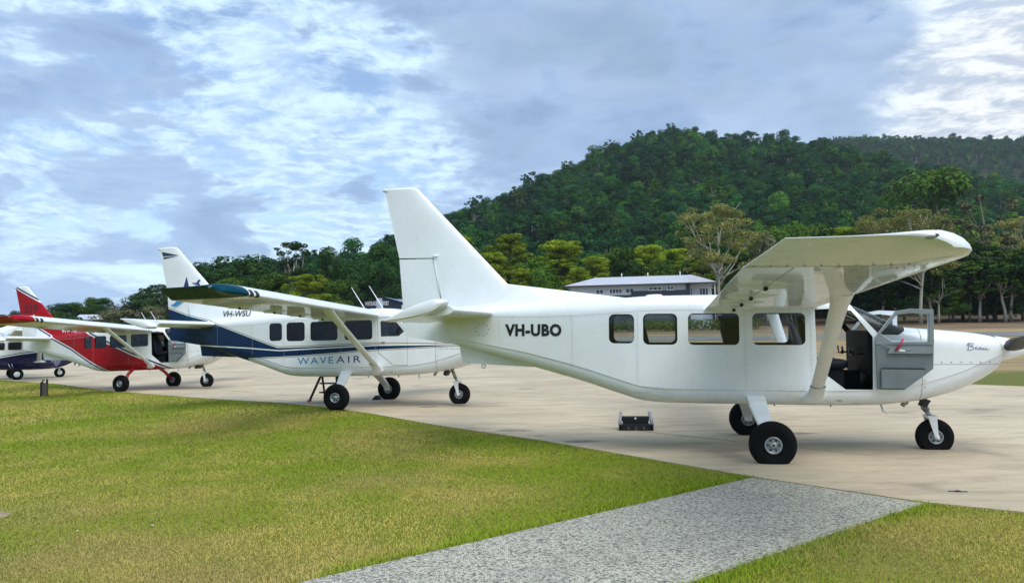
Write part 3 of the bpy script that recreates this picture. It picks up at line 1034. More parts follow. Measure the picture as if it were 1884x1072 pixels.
def m_elev(sg, ang):
    mb = MB()
    secs = []
    for y in (.13, .6, 1.2, 1.8, 1.992):
        le = lerp(-3.84, -4.02, (y - .1) / 2.1)
        secs.append((sg * y, le, -4.90, .150, ZT + .01 * y))
    sym_surf(mb, secs, .42, 1.0, 'y')
    sym_surf(mb, [(sg * y, -4.035 - q, -4.90 + q * .4, .165 * (1 - q * 2), ZT + .02) for y, q in ((1.996, 0), (2.10, 0), (2.17, .015), (2.205, .06), (2.215, .14))], 0, 1.0, 'y')
    H = Matrix.Translation((-4.40, 0, ZT)) @ Matrix.Rotation(-ang, 4, 'Y') @ Matrix.Translation((4.40, 0, -ZT))
    mb.v = [tuple(H @ Vector(p)) for p in mb.v]
    return smooth_sharp(mb.mesh('elevator', [M['white']]))

# wing: flat underside, rounded nose, upswept bevelled tip
CH0, CH1 = .705, -.777
def wing_low(y): return 1.966 + (abs(y) - .69) * .0485
def wing_sec(y, n=16):
    ay = abs(y)
    tau = max(0.0, (ay - 5.60) / .55)
    zl = wing_low(min(ay, 5.60)) + max(0, ay - 5.6) * .0485
    le = CH0 - .22 * (1 - math.sqrt(max(0, 1 - min(tau, .999) ** 3.4)))
    te = CH1 + .224 * tau
    if ay > 5.6:                              # keep the nose of the tip round in plan
        pass
    up, lo = [], []
    a = tau ** 1.05
    b = lerp(tau ** 1.4, 1 - math.sqrt(max(0, 1 - tau ** 2.6)), .3)
    for k in range(n + 1):
        s = 0.5 - 0.5 * math.cos(math.pi * k / n)
        x = le + (te - le) * s
        zm = zl + .75 * .215 * foil(max(s, .30)) - .035 * max(0, 1 - s / .18) ** 2
        zu = zm + 1.25 * .215 * foil(s)
        z0 = zm - .75 * .215 * foil(s)
        ze = zl + .050 + .090 * min(1, s / .16) ** .6 - .010 * s
        q = min(1, max(0, (s - .55) / .45))
        q = q * q * (3 - 2 * q)
        e = 1 - math.sqrt(max(0, 1 - tau ** 5))
        n_ = min(1, s / .42)
        n_ = n_ * n_ * (3 - 2 * n_)
        up.append((x, lerp(max(zu, z0 + .005), ze + .006, lerp(e, lerp(b, a, q), n_))))
        lo.append((x, lerp(z0, ze, lerp(e, a, n_))))
    return up + lo[::-1]
def m_wing(sg):
    ysx = [.0, .69, 1.5, 2.5, 3.5, 4.5, 5.3, 5.59, 5.601, 5.70, 5.80, 5.90, 6.0, 6.05, 6.09, 6.115, 6.13, 6.14, 6.146, 6.1495]
    v, f = [], []
    for y in ysx:
        s = wing_sec(y)
        m = len(s)
        v += [(x, sg * y, z) for x, z in s]
    for k in range(len(ysx) - 1):
        for j in range(m):
            a, b = k * m + j, k * m + (j + 1) % m
            f.append((a, b, b + m, a + m))
    f.append(tuple((len(ysx) - 1) * m + j for j in range(m)))
    me = MB().raw(v, f, 0, True).mesh('wing', [M['white']])
    return smooth_sharp(me, 28)
def m_wing_screws(sg):
    mb = MB()
    def dot(x, y, z, r=.007):
        mb.lathe([(0, 0), (r, 0), (r, .004)], 6, 0, Matrix.Translation((x, sg * y, z)) @ Matrix.Rotation(math.pi / 2, 4, 'X'))
    for k in range(12): dot(lerp(.62, -.70, k / 11), 5.63, wing_low(5.6) + .0005)
    for k in range(10): dot(lerp(.62, -.70, k / 9), .76, wing_low(.76) - .001)
    for k in range(7): dot(lerp(.62, .55, k / 6), lerp(1.0, 5.4, k / 6), wing_low(lerp(1.0, 5.4, k / 6)) + .002)
    for x, y in ((.30, 5.35), (.36, 5.42), (.42, 5.38), (.30, 5.46), (.46, 5.48)): dot(x, y, wing_low(y) - .002)
    return mb.mesh('screw_heads', [M['screw']])
def m_flap_lines(sg):
    mb = MB()
    def strip_(x0, x1, y0, y1, off=.0015):
        mb.raw([(x0, sg * y0, wing_low(y0) - off), (x1, sg * y0, wing_low(y0) - off), (x1, sg * y1, wing_low(y1) - off), (x0, sg * y1, wing_low(y1) - off)], [(0, 1, 2, 3)])
    strip_(-.405, -.397, .74, 5.55)
    strip_(-.76, -.40, 3.296, 3.304)
    strip_(-.75, .50, 5.596, 5.602)
    return mb.mesh('flap_gap', [M['line']])
def m_flap_arm(sg, y):
    mb = MB()
    z = wing_low(y)
    mb.prism([(-.10, z + .01), (-.42, z - .045), (-.66, z - .03), (-.70, z + .01)], sg * y - .013, sg * y + .013)
    mb.lathe([(0, -.03), (.022, -.03), (.022, .03), (0, .03)], 10, 1, Matrix.Translation((-.43, sg * y, z - .035)))
    return mb.mesh('flap_bracket', [M['white'], M['black']])
def m_strut(sg):
    mb = MB()
    P = [(.655, .735, .865), (.62, 1.4, 1.265), (.585, 2.1, 1.69), (.565, 2.55, 1.965), (.555, 2.78, 2.105)]
    W = [(.086, .036), (.087, .037), (.090, .037), (.100, .037), (.128, .040)]
    v, f, n = [], [], 16
    for (x, y, z), (a, b) in zip(P, W):
        d = Vector((-.04, .87, .50)).normalized()
        nrm = Vector((0, -.5, .87))
        for j in range(n):
            an = 2 * math.pi * j / n
            c_, s_ = math.cos(an), math.sin(an)
            q = Vector((x + c_ * a, y, z)) + nrm * (s_ * b * (1.0 if c_ > 0 else 1.0 - .35 * abs(c_)))
            v.append((q.x, sg * q.y, q.z))
    for k in range(len(P) - 1):
        for j in range(n):
            a, b = k * n + j, k * n + (j + 1) % n
            f.append((a, b, b + n, a + n))
    f.append(tuple(range(n))); f.append(tuple((len(P) - 1) * n + j for j in range(n)))
    mb.raw(v, f, 0, True)
    return smooth_sharp(mb.mesh('wing_strut', [M['white']]))
def m_cuff(sg):
    mb = MB()
    v, f, n = [], [], 16
    for (x, y, z, a, b) in ((.62, .665, .795, .165, .085), (.635, .70, .815, .135, .065), (.65, .745, .845, .112, .050), (.652, .79, .885, .107, .046), (.648, .86, .93, .103, .044), (.645, .90, .955, .100, .040)):
        nrm = Vector((0, -.5, .87))
        for j in range(n):
            an = 2 * math.pi * j / n
            q = Vector((x + math.cos(an) * a, y, z)) + nrm * (math.sin(an) * b)
            v.append((q.x, sg * q.y, q.z))
    for k in range(5):
        for j in range(n):
            a, b = k * n + j, k * n + (j + 1) % n
            f.append((a, b, b + n, a + n))
    mb.raw(v, f, 0, True)
    return mb.mesh('strut_fairing', [M['white']])
def m_leg(sg, tube=False):
    mb = MB()
    if tube:
        mb.tube([(-.10, sg * .45, .84), (-.05, sg * .95, .56), (.0, sg * 1.24, .27)], [.060, .055, .050], 12)
    else:
        v, f = [], []
        for x0, x1, y, z, t_ in ((-.25, -.005, .50, .83, .035), (-.225, .005, .72, .74, .035), (-.17, .03, 1.0, .55, .03), (-.10, .055, 1.22, .36, .028), (-.055, .06, 1.27, .24, .025)):
            for x, e in ((x0, 1), (x1, 1), (x1, -1), (x0, -1)):
                v.append((x, sg * (y + e * t_ * .6), z + e * t_ * .75))
        for k in range(4):
            for j in range(4):
                a, b = k * 4 + j, k * 4 + (j + 1) % 4
                f.append((a, b, b + 4, a + 4))
        f.append((0, 1, 2, 3)); f.append((19, 18, 17, 16))
        mb.raw(v, f, 0, False)
    return mb.mesh('gear_leg', [M['white']])
def m_tyre(r, hw, axle):
    prof = []
    for k in range(17):
        a = math.pi * k / 16
        prof.append((r - hw * .92 + hw * .92 * math.sin(a) ** .75, -hw * math.cos(a) * (1 if 3 < k < 13 else .98)))
    prof = [(r * .36, -hw * .70)] + prof + [(r * .36, hw * .70)]
    mb = MB().lathe(prof, 48, 0, None, -axle)
    return mb.mesh('tyre', [M['rubber']])
def m_rim(r, hw):
    mb = MB()
    for s in (-1, 1):
        mb.lathe([(r * .50, s * hw * .60), (r * .47, s * hw * .86), (r * .42, s * hw * .86), (r * .38, s * hw * .55), (r * .22, s * hw * .50), (r * .20, s * hw * .8), (r * .10, s * hw * .86), (0, s * hw * .86)], 24, 0)
        for k in range(6):
            a = k * math.pi / 3
            mb.lathe([(0, s * hw * .62), (.012, s * hw * .62), (.012, s * hw * .5)], 6, 1, Matrix.Translation((r * .30 * math.cos(a), 0, r * .30 * math.sin(a))))
        mb.lathe([(0, s * hw * .90), (r * .07, s * hw * .90), (r * .07, s * hw * .8)], 10, 1)
    return mb.mesh('rim', [M['alloy'], M['black']])
def m_seat():
    mb = MB()
    def pad(x0, x1, hw0, hw1, z0, z1, thick, lean):
        n = 8
        v, f = [], []
        for k in range(n + 1):
            t_ = k / n
            hw = lerp(hw0, hw1, t_) * (1 if 0 < k < n else .82)
            th = thick * (1 if 0 < k < n else .55)
            x = x0 + (x1 - x0) * t_ ; z = z0 + (z1 - z0) * t_
            for sx, sy in ((-1, -1), (-1, 1), (1, 1), (1, -1)):
                v.append((x + (sx * th / 2 if lean else 0), sy * hw, z + (0 if lean else sx * th / 2)))
        for k in range(n):
            for j in range(4):
                a, b = k * 4 + j, k * 4 + (j + 1) % 4
                f.append((a, b, b + 4, a + 4))
        f.append((0, 1, 2, 3)); f.append(tuple(n * 4 + j for j in (3, 2, 1, 0)))
        mb.raw(v, f, 0, True)
    pad(-.02, .42, .20, .21, .40, .43, .12, False)
    pad(-.02, -.16, .20, .16, .40, .98, .10, True)
    pad(-.16, -.19, .10, .10, .97, 1.10, .07, True)
    mb.box(.02, .36, -.17, -.14, .0, .36); mb.box(.02, .36, .14, .17, .0, .36)
    return mb.mesh('seat', [M['seat']])
def door_xf(open_):
    if not open_: return lambda p: p
    a = R_(176.5)
    def fn(p):
        x, y = p[0] - 1.387, p[1] + .700
        return (1.387 + x * math.cos(a) - y * math.sin(a) * 1, -.705 + x * math.sin(a) + y * math.cos(a), p[2])
    return fn
def inset(poly, d):
    cx_ = sum(p[0] for p in poly) / len(poly); cz_ = sum(p[1] for p in poly) / len(poly)
    n = len(poly); out = []
    for k in range(n):
        a, b, c = Vector(poly[k - 1]), Vector(poly[k]), Vector(poly[(k + 1) % n])
        e1, e2 = (b - a).normalized(), (c - b).normalized()
        n1, n2 = Vector((-e1.y, e1.x)), Vector((-e2.y, e2.x))
        if n1.dot(Vector((cx_, cz_)) - b) < 0: n1.negate()
        if n2.dot(Vector((cx_, cz_)) - b) < 0: n2.negate()
        bis = (n1 + n2)
        bis = bis / max(.3, bis.length_squared) * 2
        out.append(tuple(b + bis * d))
    return out
DW = [(.735, 1.885), (.742, 1.545), (1.185, 1.545), (1.31, 1.640), (1.10, 1.895), (.92, 1.915)]       # glass of the cockpit door
def ring_plate(mb, outer, inner, y0, y1, mi=0):
    """plate with a hole: outer and inner have to be the same length"""
    n = len(outer)
    v = []
    for y in (y0, y1):
        v += [(x, y, z) for x, z in outer] + [(x, y, z) for x, z in inner]
    f = []
    for k in range(n):
        q = (k + 1) % n
        f += [(k, q, n + q, n + k), (2 * n + k, 3 * n + k, 3 * n + q, 2 * n + q), (k, 2 * n + k, 2 * n + q, q), (n + k, n + q, 3 * n + q, 3 * n + k)]
    mb.raw(v, f, mi)
SILL = 1.50
D_UP = [(.672, 1.955), (.676, SILL), (1.378, SILL), (1.378, 1.592), (1.12, 1.935), (.93, 1.966)]
D_UPI = [(.735, 1.885), (.742, 1.545), (1.175, 1.545), (1.305, 1.645), (1.095, 1.890), (.92, 1.912)]
D_LOW = [(.676, SILL), (.690, 1.186), (1.040, .908), (1.369, .908), (1.378, SILL)]
def make_door(root, sg, open_, skin):
    xf = door_xf(open_)
    fin = lambda mb: [setattr(mb, 'v', [(lambda q: (q[0], -sg * q[1], q[2]))(xf(p)) for p in mb.v])]
    mb = MB()
    ring_plate(mb, D_UP, D_UPI, -.693, -.668)
    mb.prism(D_LOW, -.693, -.668)
    fin(mb)
    d = mb.build('door', [skin], root)
    g = MB().prism(inset(D_UPI, -.012), -.683, -.679)
    fin(g); g.build('window_pane', [M['glass']], d)
    if open_:
        t1 = MB(); ring_plate(t1, inset(D_UP, .002), inset(D_UPI, -.010), -.667, -.628); fin(t1); t1.build('window_frame', [M['doortrim2' if sg < 0 else 'white']], d)
        low = inset(D_LOW, .006)
        t2 = MB(); t2.prism(low, -.667, -.625); fin(t2); t2.build('trim_panel', [M['doortrim']], d)
        t3 = MB(); t3.prism([(.70, 1.385), (.70, 1.47), (1.20, 1.47), (1.24, 1.385)], -.624, -.585); fin(t3); t3.build('arm_rest', [M['doortrim2']], d)
        pk = [(.83, 1.09), (1.045, .935), (1.32, .935), (1.32, 1.18), (.80, 1.18)]
        t4 = MB(); t4.prism(pk, -.624, -.575); fin(t4); p_ = t4.build('map_pocket', [M['doortrim']], d)
        t5 = MB(); t5.box(.80, 1.31, -.62, -.578, 1.184, 1.196); fin(t5); t5.build('pocket_slot', [M['black']], p_)
        t6 = MB(); t6.tube([(1.30, -.60, 1.50), (1.13, -.59, 1.415), (.95, -.585, 1.445)], .009, 6); fin(t6); t6.build('door_lever', [M['doortrim2']], d)
        t7 = MB(); t7.tube([(1.145, -.57, 1.425), (1.09, -.565, 1.50), (1.055, -.57, 1.575)], [.016, .013, .012], 6); fin(t7); t7.build('pull_strap', [M['strap']], d)
        t8 = MB(); t8.box(1.03, 1.10, -.5835, -.580, 1.412, 1.437); fin(t8); t8.build('placard', [M['text_white']], d)
    else:
        h = MB(); h.box(.75, .84, -.704, -.6935, 1.40, 1.425); fin(h); h.build('handle', [M['strap']], d)
    return d

def text_mesh(body, width=None, height=0.2, bold=0.0, shear=0.0, space=1.0, mat=None):
    cu = bpy.data.curves.new('lettering', 'FONT')
    cu.body = body
    cu.size = 1.0
    cu.offset = bold
    cu.shear = shear
    cu.space_character = space
    cu.resolution_u = 3
    o = bpy.data.objects.new('lettering', cu)
    col.objects.link(o)
    me = evaluated(o)
    bpy.data.objects.remove(o); bpy.data.curves.remove(cu)
    c = np.array([v.co[:] for v in me.vertices])
    lo, hi_ = c.min(0), c.max(0)
    sy = height / (hi_[1] - lo[1])
    sx = width / (hi_[0] - lo[0]) if width else sy
    c = (c - lo) * [sx, sy, 1]
    me.materials.clear(); me.materials.append(mat)
    return me, c
def letter(root, name, body, x, z, width, height, ysurf, mat, bold=0.0, shear=0.0, space=1.0, slope=0.0, label=None):
    me, c = text_mesh(body, width, height, bold, shear, space, mat)
    co = []
    for a, b, _ in c:
        X, Z = x + a, z + b + slope * a
        co += [X, -(ysurf(X, Z) + .004), Z]
    me.vertices.foreach_set('co', co)
    bm = bmesh.new(); bm.from_mesh(me)
    bmesh.ops.triangulate(bm, faces=bm.faces)
    bm.to_mesh(me); bm.free()
    me.update()
    o = link(name, me, root)
    if label: o['label'] = label
    return o
def side(x, z): return half_w(x)

def airvan(name, loc, rot, skin, wing_mat, leg_mat, door_open, elev, tube_leg=False):
    root = empty(name, loc, rot)
    def part(nm, key, fn, mats=None, parent=root):
        o = link(nm, cached(key, fn), parent)
        if mats: override(o, mats)
        return o
    fus = part('fuselage', 'fus', lambda: FUS, [skin, M['cabin'], M['seal']])
    part('windscreen', 'pane', lambda: PANE)
    for sg in (-1, 1):
        for a, b, c, d, r in WIN:
            key = ('pane', sg, a)
            def mk():
                P = rrect(a - .012, b + .012, c - .012, d + .012, r)
                v = [(x, sg * (half_w(x) - .016), z) for x, z in P] + [(x, sg * (half_w(x) - .020), z) for x, z in P]
                n = len(P)
                f = [tuple(range(n)), tuple(range(2 * n - 1, n - 1, -1))] + [(k, (k + 1) % n, n + (k + 1) % n, n + k) for k in range(n)]
                return newmesh('cabin_window', v, f, M['glass'])
            part('cabin_window', key, mk, None if skin is M['white'] else [M['glass_tint']])
    # pillars beside the windscreen are the skin itself; the fasteners and the cowl joint
    def cowl_gap():
        v, f = [], []
        for x in (1.997, 2.004):
            for y, z in section(x): v.append((x, y * 1.0022, z if z < 1.2 else z + .0012))
        n = len(v) // 2
        for k in range(n): f.append((k, (k + 1) % n, n + (k + 1) % n, n + k))
        mb = MB().raw(v, f)
        for sg in (-1, 1):
            v = []
            X = [2.03 + .1 * k for k in range(11)]
            for x in X: v += [(x, sg * (half_w(min(x, 3.05)) + .0012), 1.232), (x, sg * (half_w(min(x, 3.05)) + .0012), 1.237)]
            mb.raw(v, [(2 * k, 2 * k + 1, 2 * k + 3, 2 * k + 2) for k in range(len(X) - 1)])
        return mb.mesh('cowl_joint', [M['line']])
    part('cowl_joint', 'cowlgap', cowl_gap)
    def seams():
        mb = MB()
        for sg in (-1, 1):
            X = [-4.2 + .1 * k for k in range(35)]
            v = []
            for x in X:
                z = FN[1](x) - FN[3](x) - .012
                v += [(x, sg * (half_w(x) + .0012), z), (x, sg * (half_w(x) + .0012), z + .005)]
            mb.raw(v, [(2 * k, 2 * k + 1, 2 * k + 3, 2 * k + 2) for k in range(len(X) - 1)])
            for x, z0, z1 in ((-2.62, 1.18, 1.90), (-.24, .90, 1.95), (-3.75, 1.44, 1.88), (-1.69, .93, 1.93), (.60, .90, 1.96)):
                mb.raw([(x, sg * (half_w(x) + .0012), z0), (x + .004, sg * (half_w(x + .004) + .0012), z0), (x + .004, sg * (half_w(x + .004) + .0012), z1), (x, sg * (half_w(x) + .0012), z1)], [(0, 1, 2, 3)])
        return mb.mesh('panel_seam', [M['seam']])
    part('panel_seam', 'seams', seams)
    def screws():
        mb = MB()
        def dot(x, z, sg, r=.0075):
            mb.lathe([(0, .004), (r, .004), (r, -.004)], 6, 0, Matrix.Translation((x, sg * (half_w(x) + .0005), z)) @ Matrix.Rotation(0 if sg > 0 else math.pi, 4, 'X'))
        for sg in (-1, 1):
            for k in range(7): dot(2.13 + .125 * k, 1.262, sg)
            for z in (.94, 1.02, 1.10, 1.5, 1.38): dot(2.035, z, sg)
            for k in range(9):
                a = 2 * math.pi * k / 9
                dot(-4.02 + .10 * math.cos(a), 1.70 + .095 * math.sin(a), sg, .008)
            for xr in (-2.64, -1.71, -.26, .62):
                for k in range(15): dot(xr, lerp(.95 if xr > -2 else 1.22, 1.90, k / 14), sg, .0036)
            for k in range(28): dot(lerp(-1.6, .6, k / 27), .905, sg, .0036)
            for k in range(30): dot(lerp(-4.1, -.85, k / 29), FN[1](lerp(-4.1, -.85, k / 29)) - FN[3](lerp(-4.1, -.85, k / 29)) - .035, sg, .0036)
            for k in range(8): dot(-4.38 + .012 * (k % 3), 1.84 - .035 * k, sg, .008)
        return mb.mesh('screw_heads', [M['screw']])
    sc = part('screw_heads', 'screws', screws); sc['kind'] = 'stuff'
    part('fin', 'fin', m_fin, [skin])
    part('rudder', 'rudder', m_rudder, [skin])
    part('dorsal_fin', 'dorsal', m_dorsal, [skin])
    part('ventral_fin', 'keel', m_keel, [skin])
    def trimrod():
        mb = MB()
        mb.tube([(-4.84, -.062, 2.83), (-4.80, -.075, 2.84), (-4.76, -.062, 2.85)], .016, 8)
        mb.tube([(-4.83, -.052, 2.79), (-4.73, -.058, 2.22)], .007, 6)
        return mb.mesh('rudder_horn', [M['white']])
    part('rudder_horn', 'trimrod', trimrod)
    part('whip_aerial', 'finwhip', lambda: MB().tube([(-5.25, 0, 3.93), (-5.28, 0, 3.95), (-5.85, -.02, 3.985)], [.012, .005, .0035], 6).mesh('whip_aerial', [M['white']]))
    part('tie_down_ring', 'ring', lambda: MB().tube([(-4.05 + .028 * math.cos(a * .5236), 0, 1.135 + .028 * math.sin(a * .5236)) for a in range(13)], .012, 6, cap=False).mesh('tie_down_ring', [M['white']]))
    for sg in (-1, 1):
        part('stabiliser', ('stab', sg), lambda: m_stab(sg))
        part('elevator', ('elev', sg, elev), lambda: m_elev(sg, elev))
        wg = part('wing', ('wing', sg), lambda: m_wing(sg), [wing_mat])
        sw = part('screw_heads', ('wscrew', sg), lambda: m_wing_screws(sg), None, wg); sw['kind'] = 'stuff'
        part('flap_gap', ('wline', sg), lambda: m_flap_lines(sg), None, wg)
        for y in (1.15, 2.1, 3.05, 4.2):
            part('flap_bracket', ('wb', sg, y), lambda: m_flap_arm(sg, y), None, wg)
        def nav():
            mb = MB()
            prof = [(0, -.0), (.012, .01), (.022, .05), (.024, .09), (.018, .115), (0, .125)]
            Mx = Matrix.Translation((.30, sg * 6.130, wing_low(6.1) + .128)) @ Matrix.Rotation(-math.pi / 2, 4, 'Z')
            mb.lathe(prof[:4], 12, 0, Mx); mb.lathe(prof[3:], 12, 1, Mx)
            return mb.mesh('nav_light', [M['alloy'], M['green_lens'] if sg < 0 else M['strap']])
        part('nav_light', ('nav', sg), nav)
        if sg < 0 or True:
            def lands():
                mb = MB()
                for y in (5.36, 5.52):
                    v, f = [], []
                    for yy in (y - .05, y + .05):
                        s = wing_sec(yy)
                        idx = [31, 32, 33, 0, 1, 2]
                        for k in idx:
                            x_, z_ = s[k]
                            v.append((x_ + .003, sg * yy, z_ + (.002 if k < 10 else -.002)))
                    for k in range(5): f.append((k, k + 1, k + 7, k + 6))
                    mb.raw(v, f, 0, True)
                return mb.mesh('landing_light', [M['black']])
            if wing_mat is not M['white']:
                part('landing_light', ('land', sg), lands, None, wg)
        part('wing_strut', ('strut', sg), lambda: m_strut(sg))
        part('strut_fairing', ('cuff', sg), lambda: m_cuff(sg))
        part('gear_leg', ('leg', sg, tube_leg), lambda: m_leg(sg, tube_leg), [leg_mat])
        whl = empty('wheel', (0, sg * 1.37, .252)); whl.parent = root
        part('tyre', 'tyre_main', lambda: m_tyre(.295, .105, .252), None, whl)
        part('rim', 'rim_main', lambda: m_rim(.225, .105), None, whl)
        make_door(root, sg, door_open, skin if not door_open else M['white'])
    # nose gear
    def oleo():
        mb = MB()
        mb.tube([(2.15, 0, .80), (2.24, 0, .57)], .038, 12)
        mb.tube([(2.24, 0, .58), (2.275, 0, .49)], .028, 12, 1)
        mb.tube([(2.17, .05, .70), (2.20, .075, .585), (2.27, .05, .50)], .012, 6, 1)
        return mb.mesh('nose_oleo', [M['steel'], M['alloy']])
    part('nose_oleo', 'oleo', oleo)
    def fork():
        mb = MB()
        mb.box(2.215, 2.345, -.115, .115, .475, .505)
        for s in (-1, 1):
            v = []
            for x0, x1, z in ((2.225, 2.335, .50), (2.235, 2.335, .44), (2.29, 2.345, .26), (2.305, 2.355, .20)):
                for y in (s * .118, s * .098): v += [(x0, y, z), (x1, y, z)]
            f = []
            for k in range(3):
                a = k * 4
                f += [(a, a + 1, a + 5, a + 4), (a + 2, a + 6, a + 7, a + 3), (a, a + 4, a + 6, a + 2), (a + 1, a + 3, a + 7, a + 5)]
            f += [(0, 2, 3, 1), (12, 13, 15, 14)]
            mb.raw(v, f)
            mb.lathe([(0, s * .135), (.03, s * .132), (.03, s * .10)], 12, 0, Matrix.Translation((2.33, 0, .212)))
        return mb.mesh('nose_fork', [M['white']])
    part('nose_fork', 'fork', fork)
    nw = empty('wheel', (2.33, 0, .212)); nw.parent = root
    part('tyre', 'tyre_nose', lambda: m_tyre(.247, .085, .212), None, nw)
    part('rim', 'rim_nose', lambda: m_rim(.200, .085), None, nw)
    # propeller
    def spinner():
        mb = MB()
        prof = [(.172, 0), (.168, .06), (.150, .16), (.118, .27), (.075, .37), (.03, .43), (0, .445)]
        mb.lathe(prof, 28, 0, Matrix.Translation((3.105, 0, 1.425)) @ Matrix.Rotation(-math.pi / 2, 4, 'Z'))
        return mb.mesh('spinner', [M['white']])
    pr = part('spinner', 'spin', spinner)
    def blade(sg):
        v, f, n = [], [], 10
        R0 = [(.10, .05, .05), (.17, .055, .045), (.24, .085, .030), (.40, .10, .024), (.62, .105, .018), (.82, .095, .012), (.95, .075, .008), (1.0, .04, .005)]
        for r, c, t_ in R0:
            tw = R_(lerp(58, 20, r))
            for j in range(n):
                an = 2 * math.pi * j / n
                a, b = math.cos(an) * c, math.sin(an) * t_
                xx = 3.215 + (a * math.cos(tw) * 1.0 + b * math.sin(tw)) * 1.0
                zz = (-a * math.sin(tw) + b * math.cos(tw))
                dn = -.17
                v.append((xx, sg * (r * math.cos(dn)), 1.425 + sg * -1 * r * math.sin(dn) * -1 + zz))
        for k in range(len(R0) - 1):
            for j in range(n):
                a, b = k * n + j, k * n + (j + 1) % n
                f.append((a, b, b + n, a + n))
        f.append(tuple((len(R0) - 1) * n + j for j in range(n)))
        return MB().raw(v, f, 0, True).mesh('propeller_blade', [M['prop']])
    for sg in (-1, 1): part('propeller_blade', ('blade', sg), lambda: blade(sg))
    # belly fittings
    def flapdoor(x, y, l):
        mb = MB()
        return mb.prism([(x, .76), (x - l, .66), (x - l + .05, .64), (x + .06, .735)], y - .10, y + .10).mesh('cowl_flap', [M['black']])
    part('cowl_flap', 'cf1', lambda: flapdoor(2.13, -.24, .05)); part('cowl_flap', 'cf2', lambda: flapdoor(1.98, .10, .04)); part('exhaust_pipe', 'exh', lambda: MB().tube([(1.92, -.28, .76), (1.84, -.29, .655)], .03, 10).mesh('exhaust_pipe', [M['steel']]))
    part('step_peg', 'peg', lambda: MB().tube([(1.53, -.42, .71), (1.55, -.46, .60), (1.58, -.52, .585)], .014, 8).mesh('step_peg', [M['white']]))
    for k, (xx, zz) in enumerate(((.20, .655), (.95, .655))):
        part('drain_mast', ('mast', k), lambda: MB().tube([(xx, -.2, .68), (xx - .01, -.2, .62)], .010, 6).mesh('drain_mast', [M['black']]))
    part('placard', 'slot', lambda: MB().box(.93, .99, -.640, -.632, .742, .754).mesh('placard', [M['black']]))
    def roofbump():
        mb = MB()
        v, f = [], []
        for x, h, hw in ((-1.60, 0, .10), (-1.56, .028, .12), (-1.45, .034, .13), (-1.36, .03, .12), (-1.32, 0, .10)):
            for y, q in ((-1, 0), (-.8, .8), (0, 1), (.8, .8), (1, 0)): v.append((x, y * hw - .05, FN[1](x) + h * q + .008))
        for k in range(4):
            for j in range(4): f.append((k * 5 + j, k * 5 + j + 1, k * 5 + j + 6, k * 5 + j + 5))
        return mb.raw(v, f, 0, True).mesh('roof_vent', [M['white']])
    part('roof_vent', 'vent', roofbump)
    for k, (x0, y0) in enumerate(((-.02, .12), (.55, -.12)) if skin is not M['white'] else ()):
        part('whip_aerial', ('rw', k), lambda: MB().tube([(x0, y0, 2.15), (x0 - .03, y0, 2.24), (x0 - .35, y0, 2.73)], [.022, .013, .007], 6).mesh('whip_aerial', [M['white']]))
    # cabin
    def dash():
        mb = MB()
        mb.prism([(1.34, 1.10), (1.34, 1.66), (1.40, 1.68), (1.72, 1.66), (1.72, .80), (1.42, .80), (1.42, 1.10)], -.60, .60)
        mb.box(1.05, 1.36, -.10, .12, .80, 1.12)
        return mb.mesh('instrument_panel', [M['panel']])
    part('instrument_panel', 'dash', dash)
    for y in (-.31, .31):
        part('control_yoke', ('yoke', y), lambda: MB().tube([(1.34, y, 1.36), (1.20, y, 1.37)], .015, 6).tube([(1.19, y - .13, 1.45), (1.20, y - .13, 1.35), (1.20, y + .13, 1.35), (1.19, y + .13, 1.45)], .014, 6).mesh('control_yoke', [M['black']]))
    part('bulkhead', 'bulk', lambda: MB().box(-2.52, -2.50, -.44, .44, 1.16, 1.90).mesh('bulkhead', [M['cabin']]))
    part('cabin_floor', 'cfloor', lambda: MB().box(-1.5, 1.40, -.62, .62, .785, .80).mesh('cabin_floor', [M['cabin']]))
    for x, ys_ in ((.70, (-.32, .32)), (-.30, (.32,)), (-.95, (-.32,)), (-1.5, (.30,))):
        for y in ys_:
            s = part('seat', 'seat', m_seat)
            s.location = (x, y, .80)
    part('cabin_post', 'post1', lambda: MB().box(-.42, -.26, .55, .655, .8, 2.05).mesh('cabin_post', [M['cabin']]))
    return root

def pose(k, x, y, yaw, pitch, roll):
    return (x, y, gz(x, y) + .012), (-roll, -pitch, -yaw)
l1, r1 = pose(0, 3.507, 11.21, .185, -.017, -.012)
A1 = airvan('light_aircraft', (l1[0], l1[1], l1[2] - .006), r1, M['white'], M['white'], M['white'], True, R_(17))
tag(A1, 'all white high-wing aircraft nearest the camera with its grey-lined cockpit door open', 'aircraft', 'high-wing aircraft parked in a row')
l2, r2 = pose(1, -3.465, 18.079, .263, .007, .002)
A2 = airvan('light_aircraft', l2, r2, M['blue'], M['wing_teal'], M['white'], False, R_(-14))
tag(A2, 'white high-wing aircraft with navy bands, teal wing tips and WAVEAIR lettering', 'aircraft', 'high-wing aircraft parked in a row')
l3, r3 = pose(2, -12.936, 27.525, .223, .028, .009)
A3 = airvan('light_aircraft', l3, r3, M['red'], M['wing_red'], M['red_leg'], True, R_(-14), True)
tag(A3, 'red and white high-wing aircraft with 239 on its fin and red wheel legs', 'aircraft', 'high-wing aircraft parked in a row')

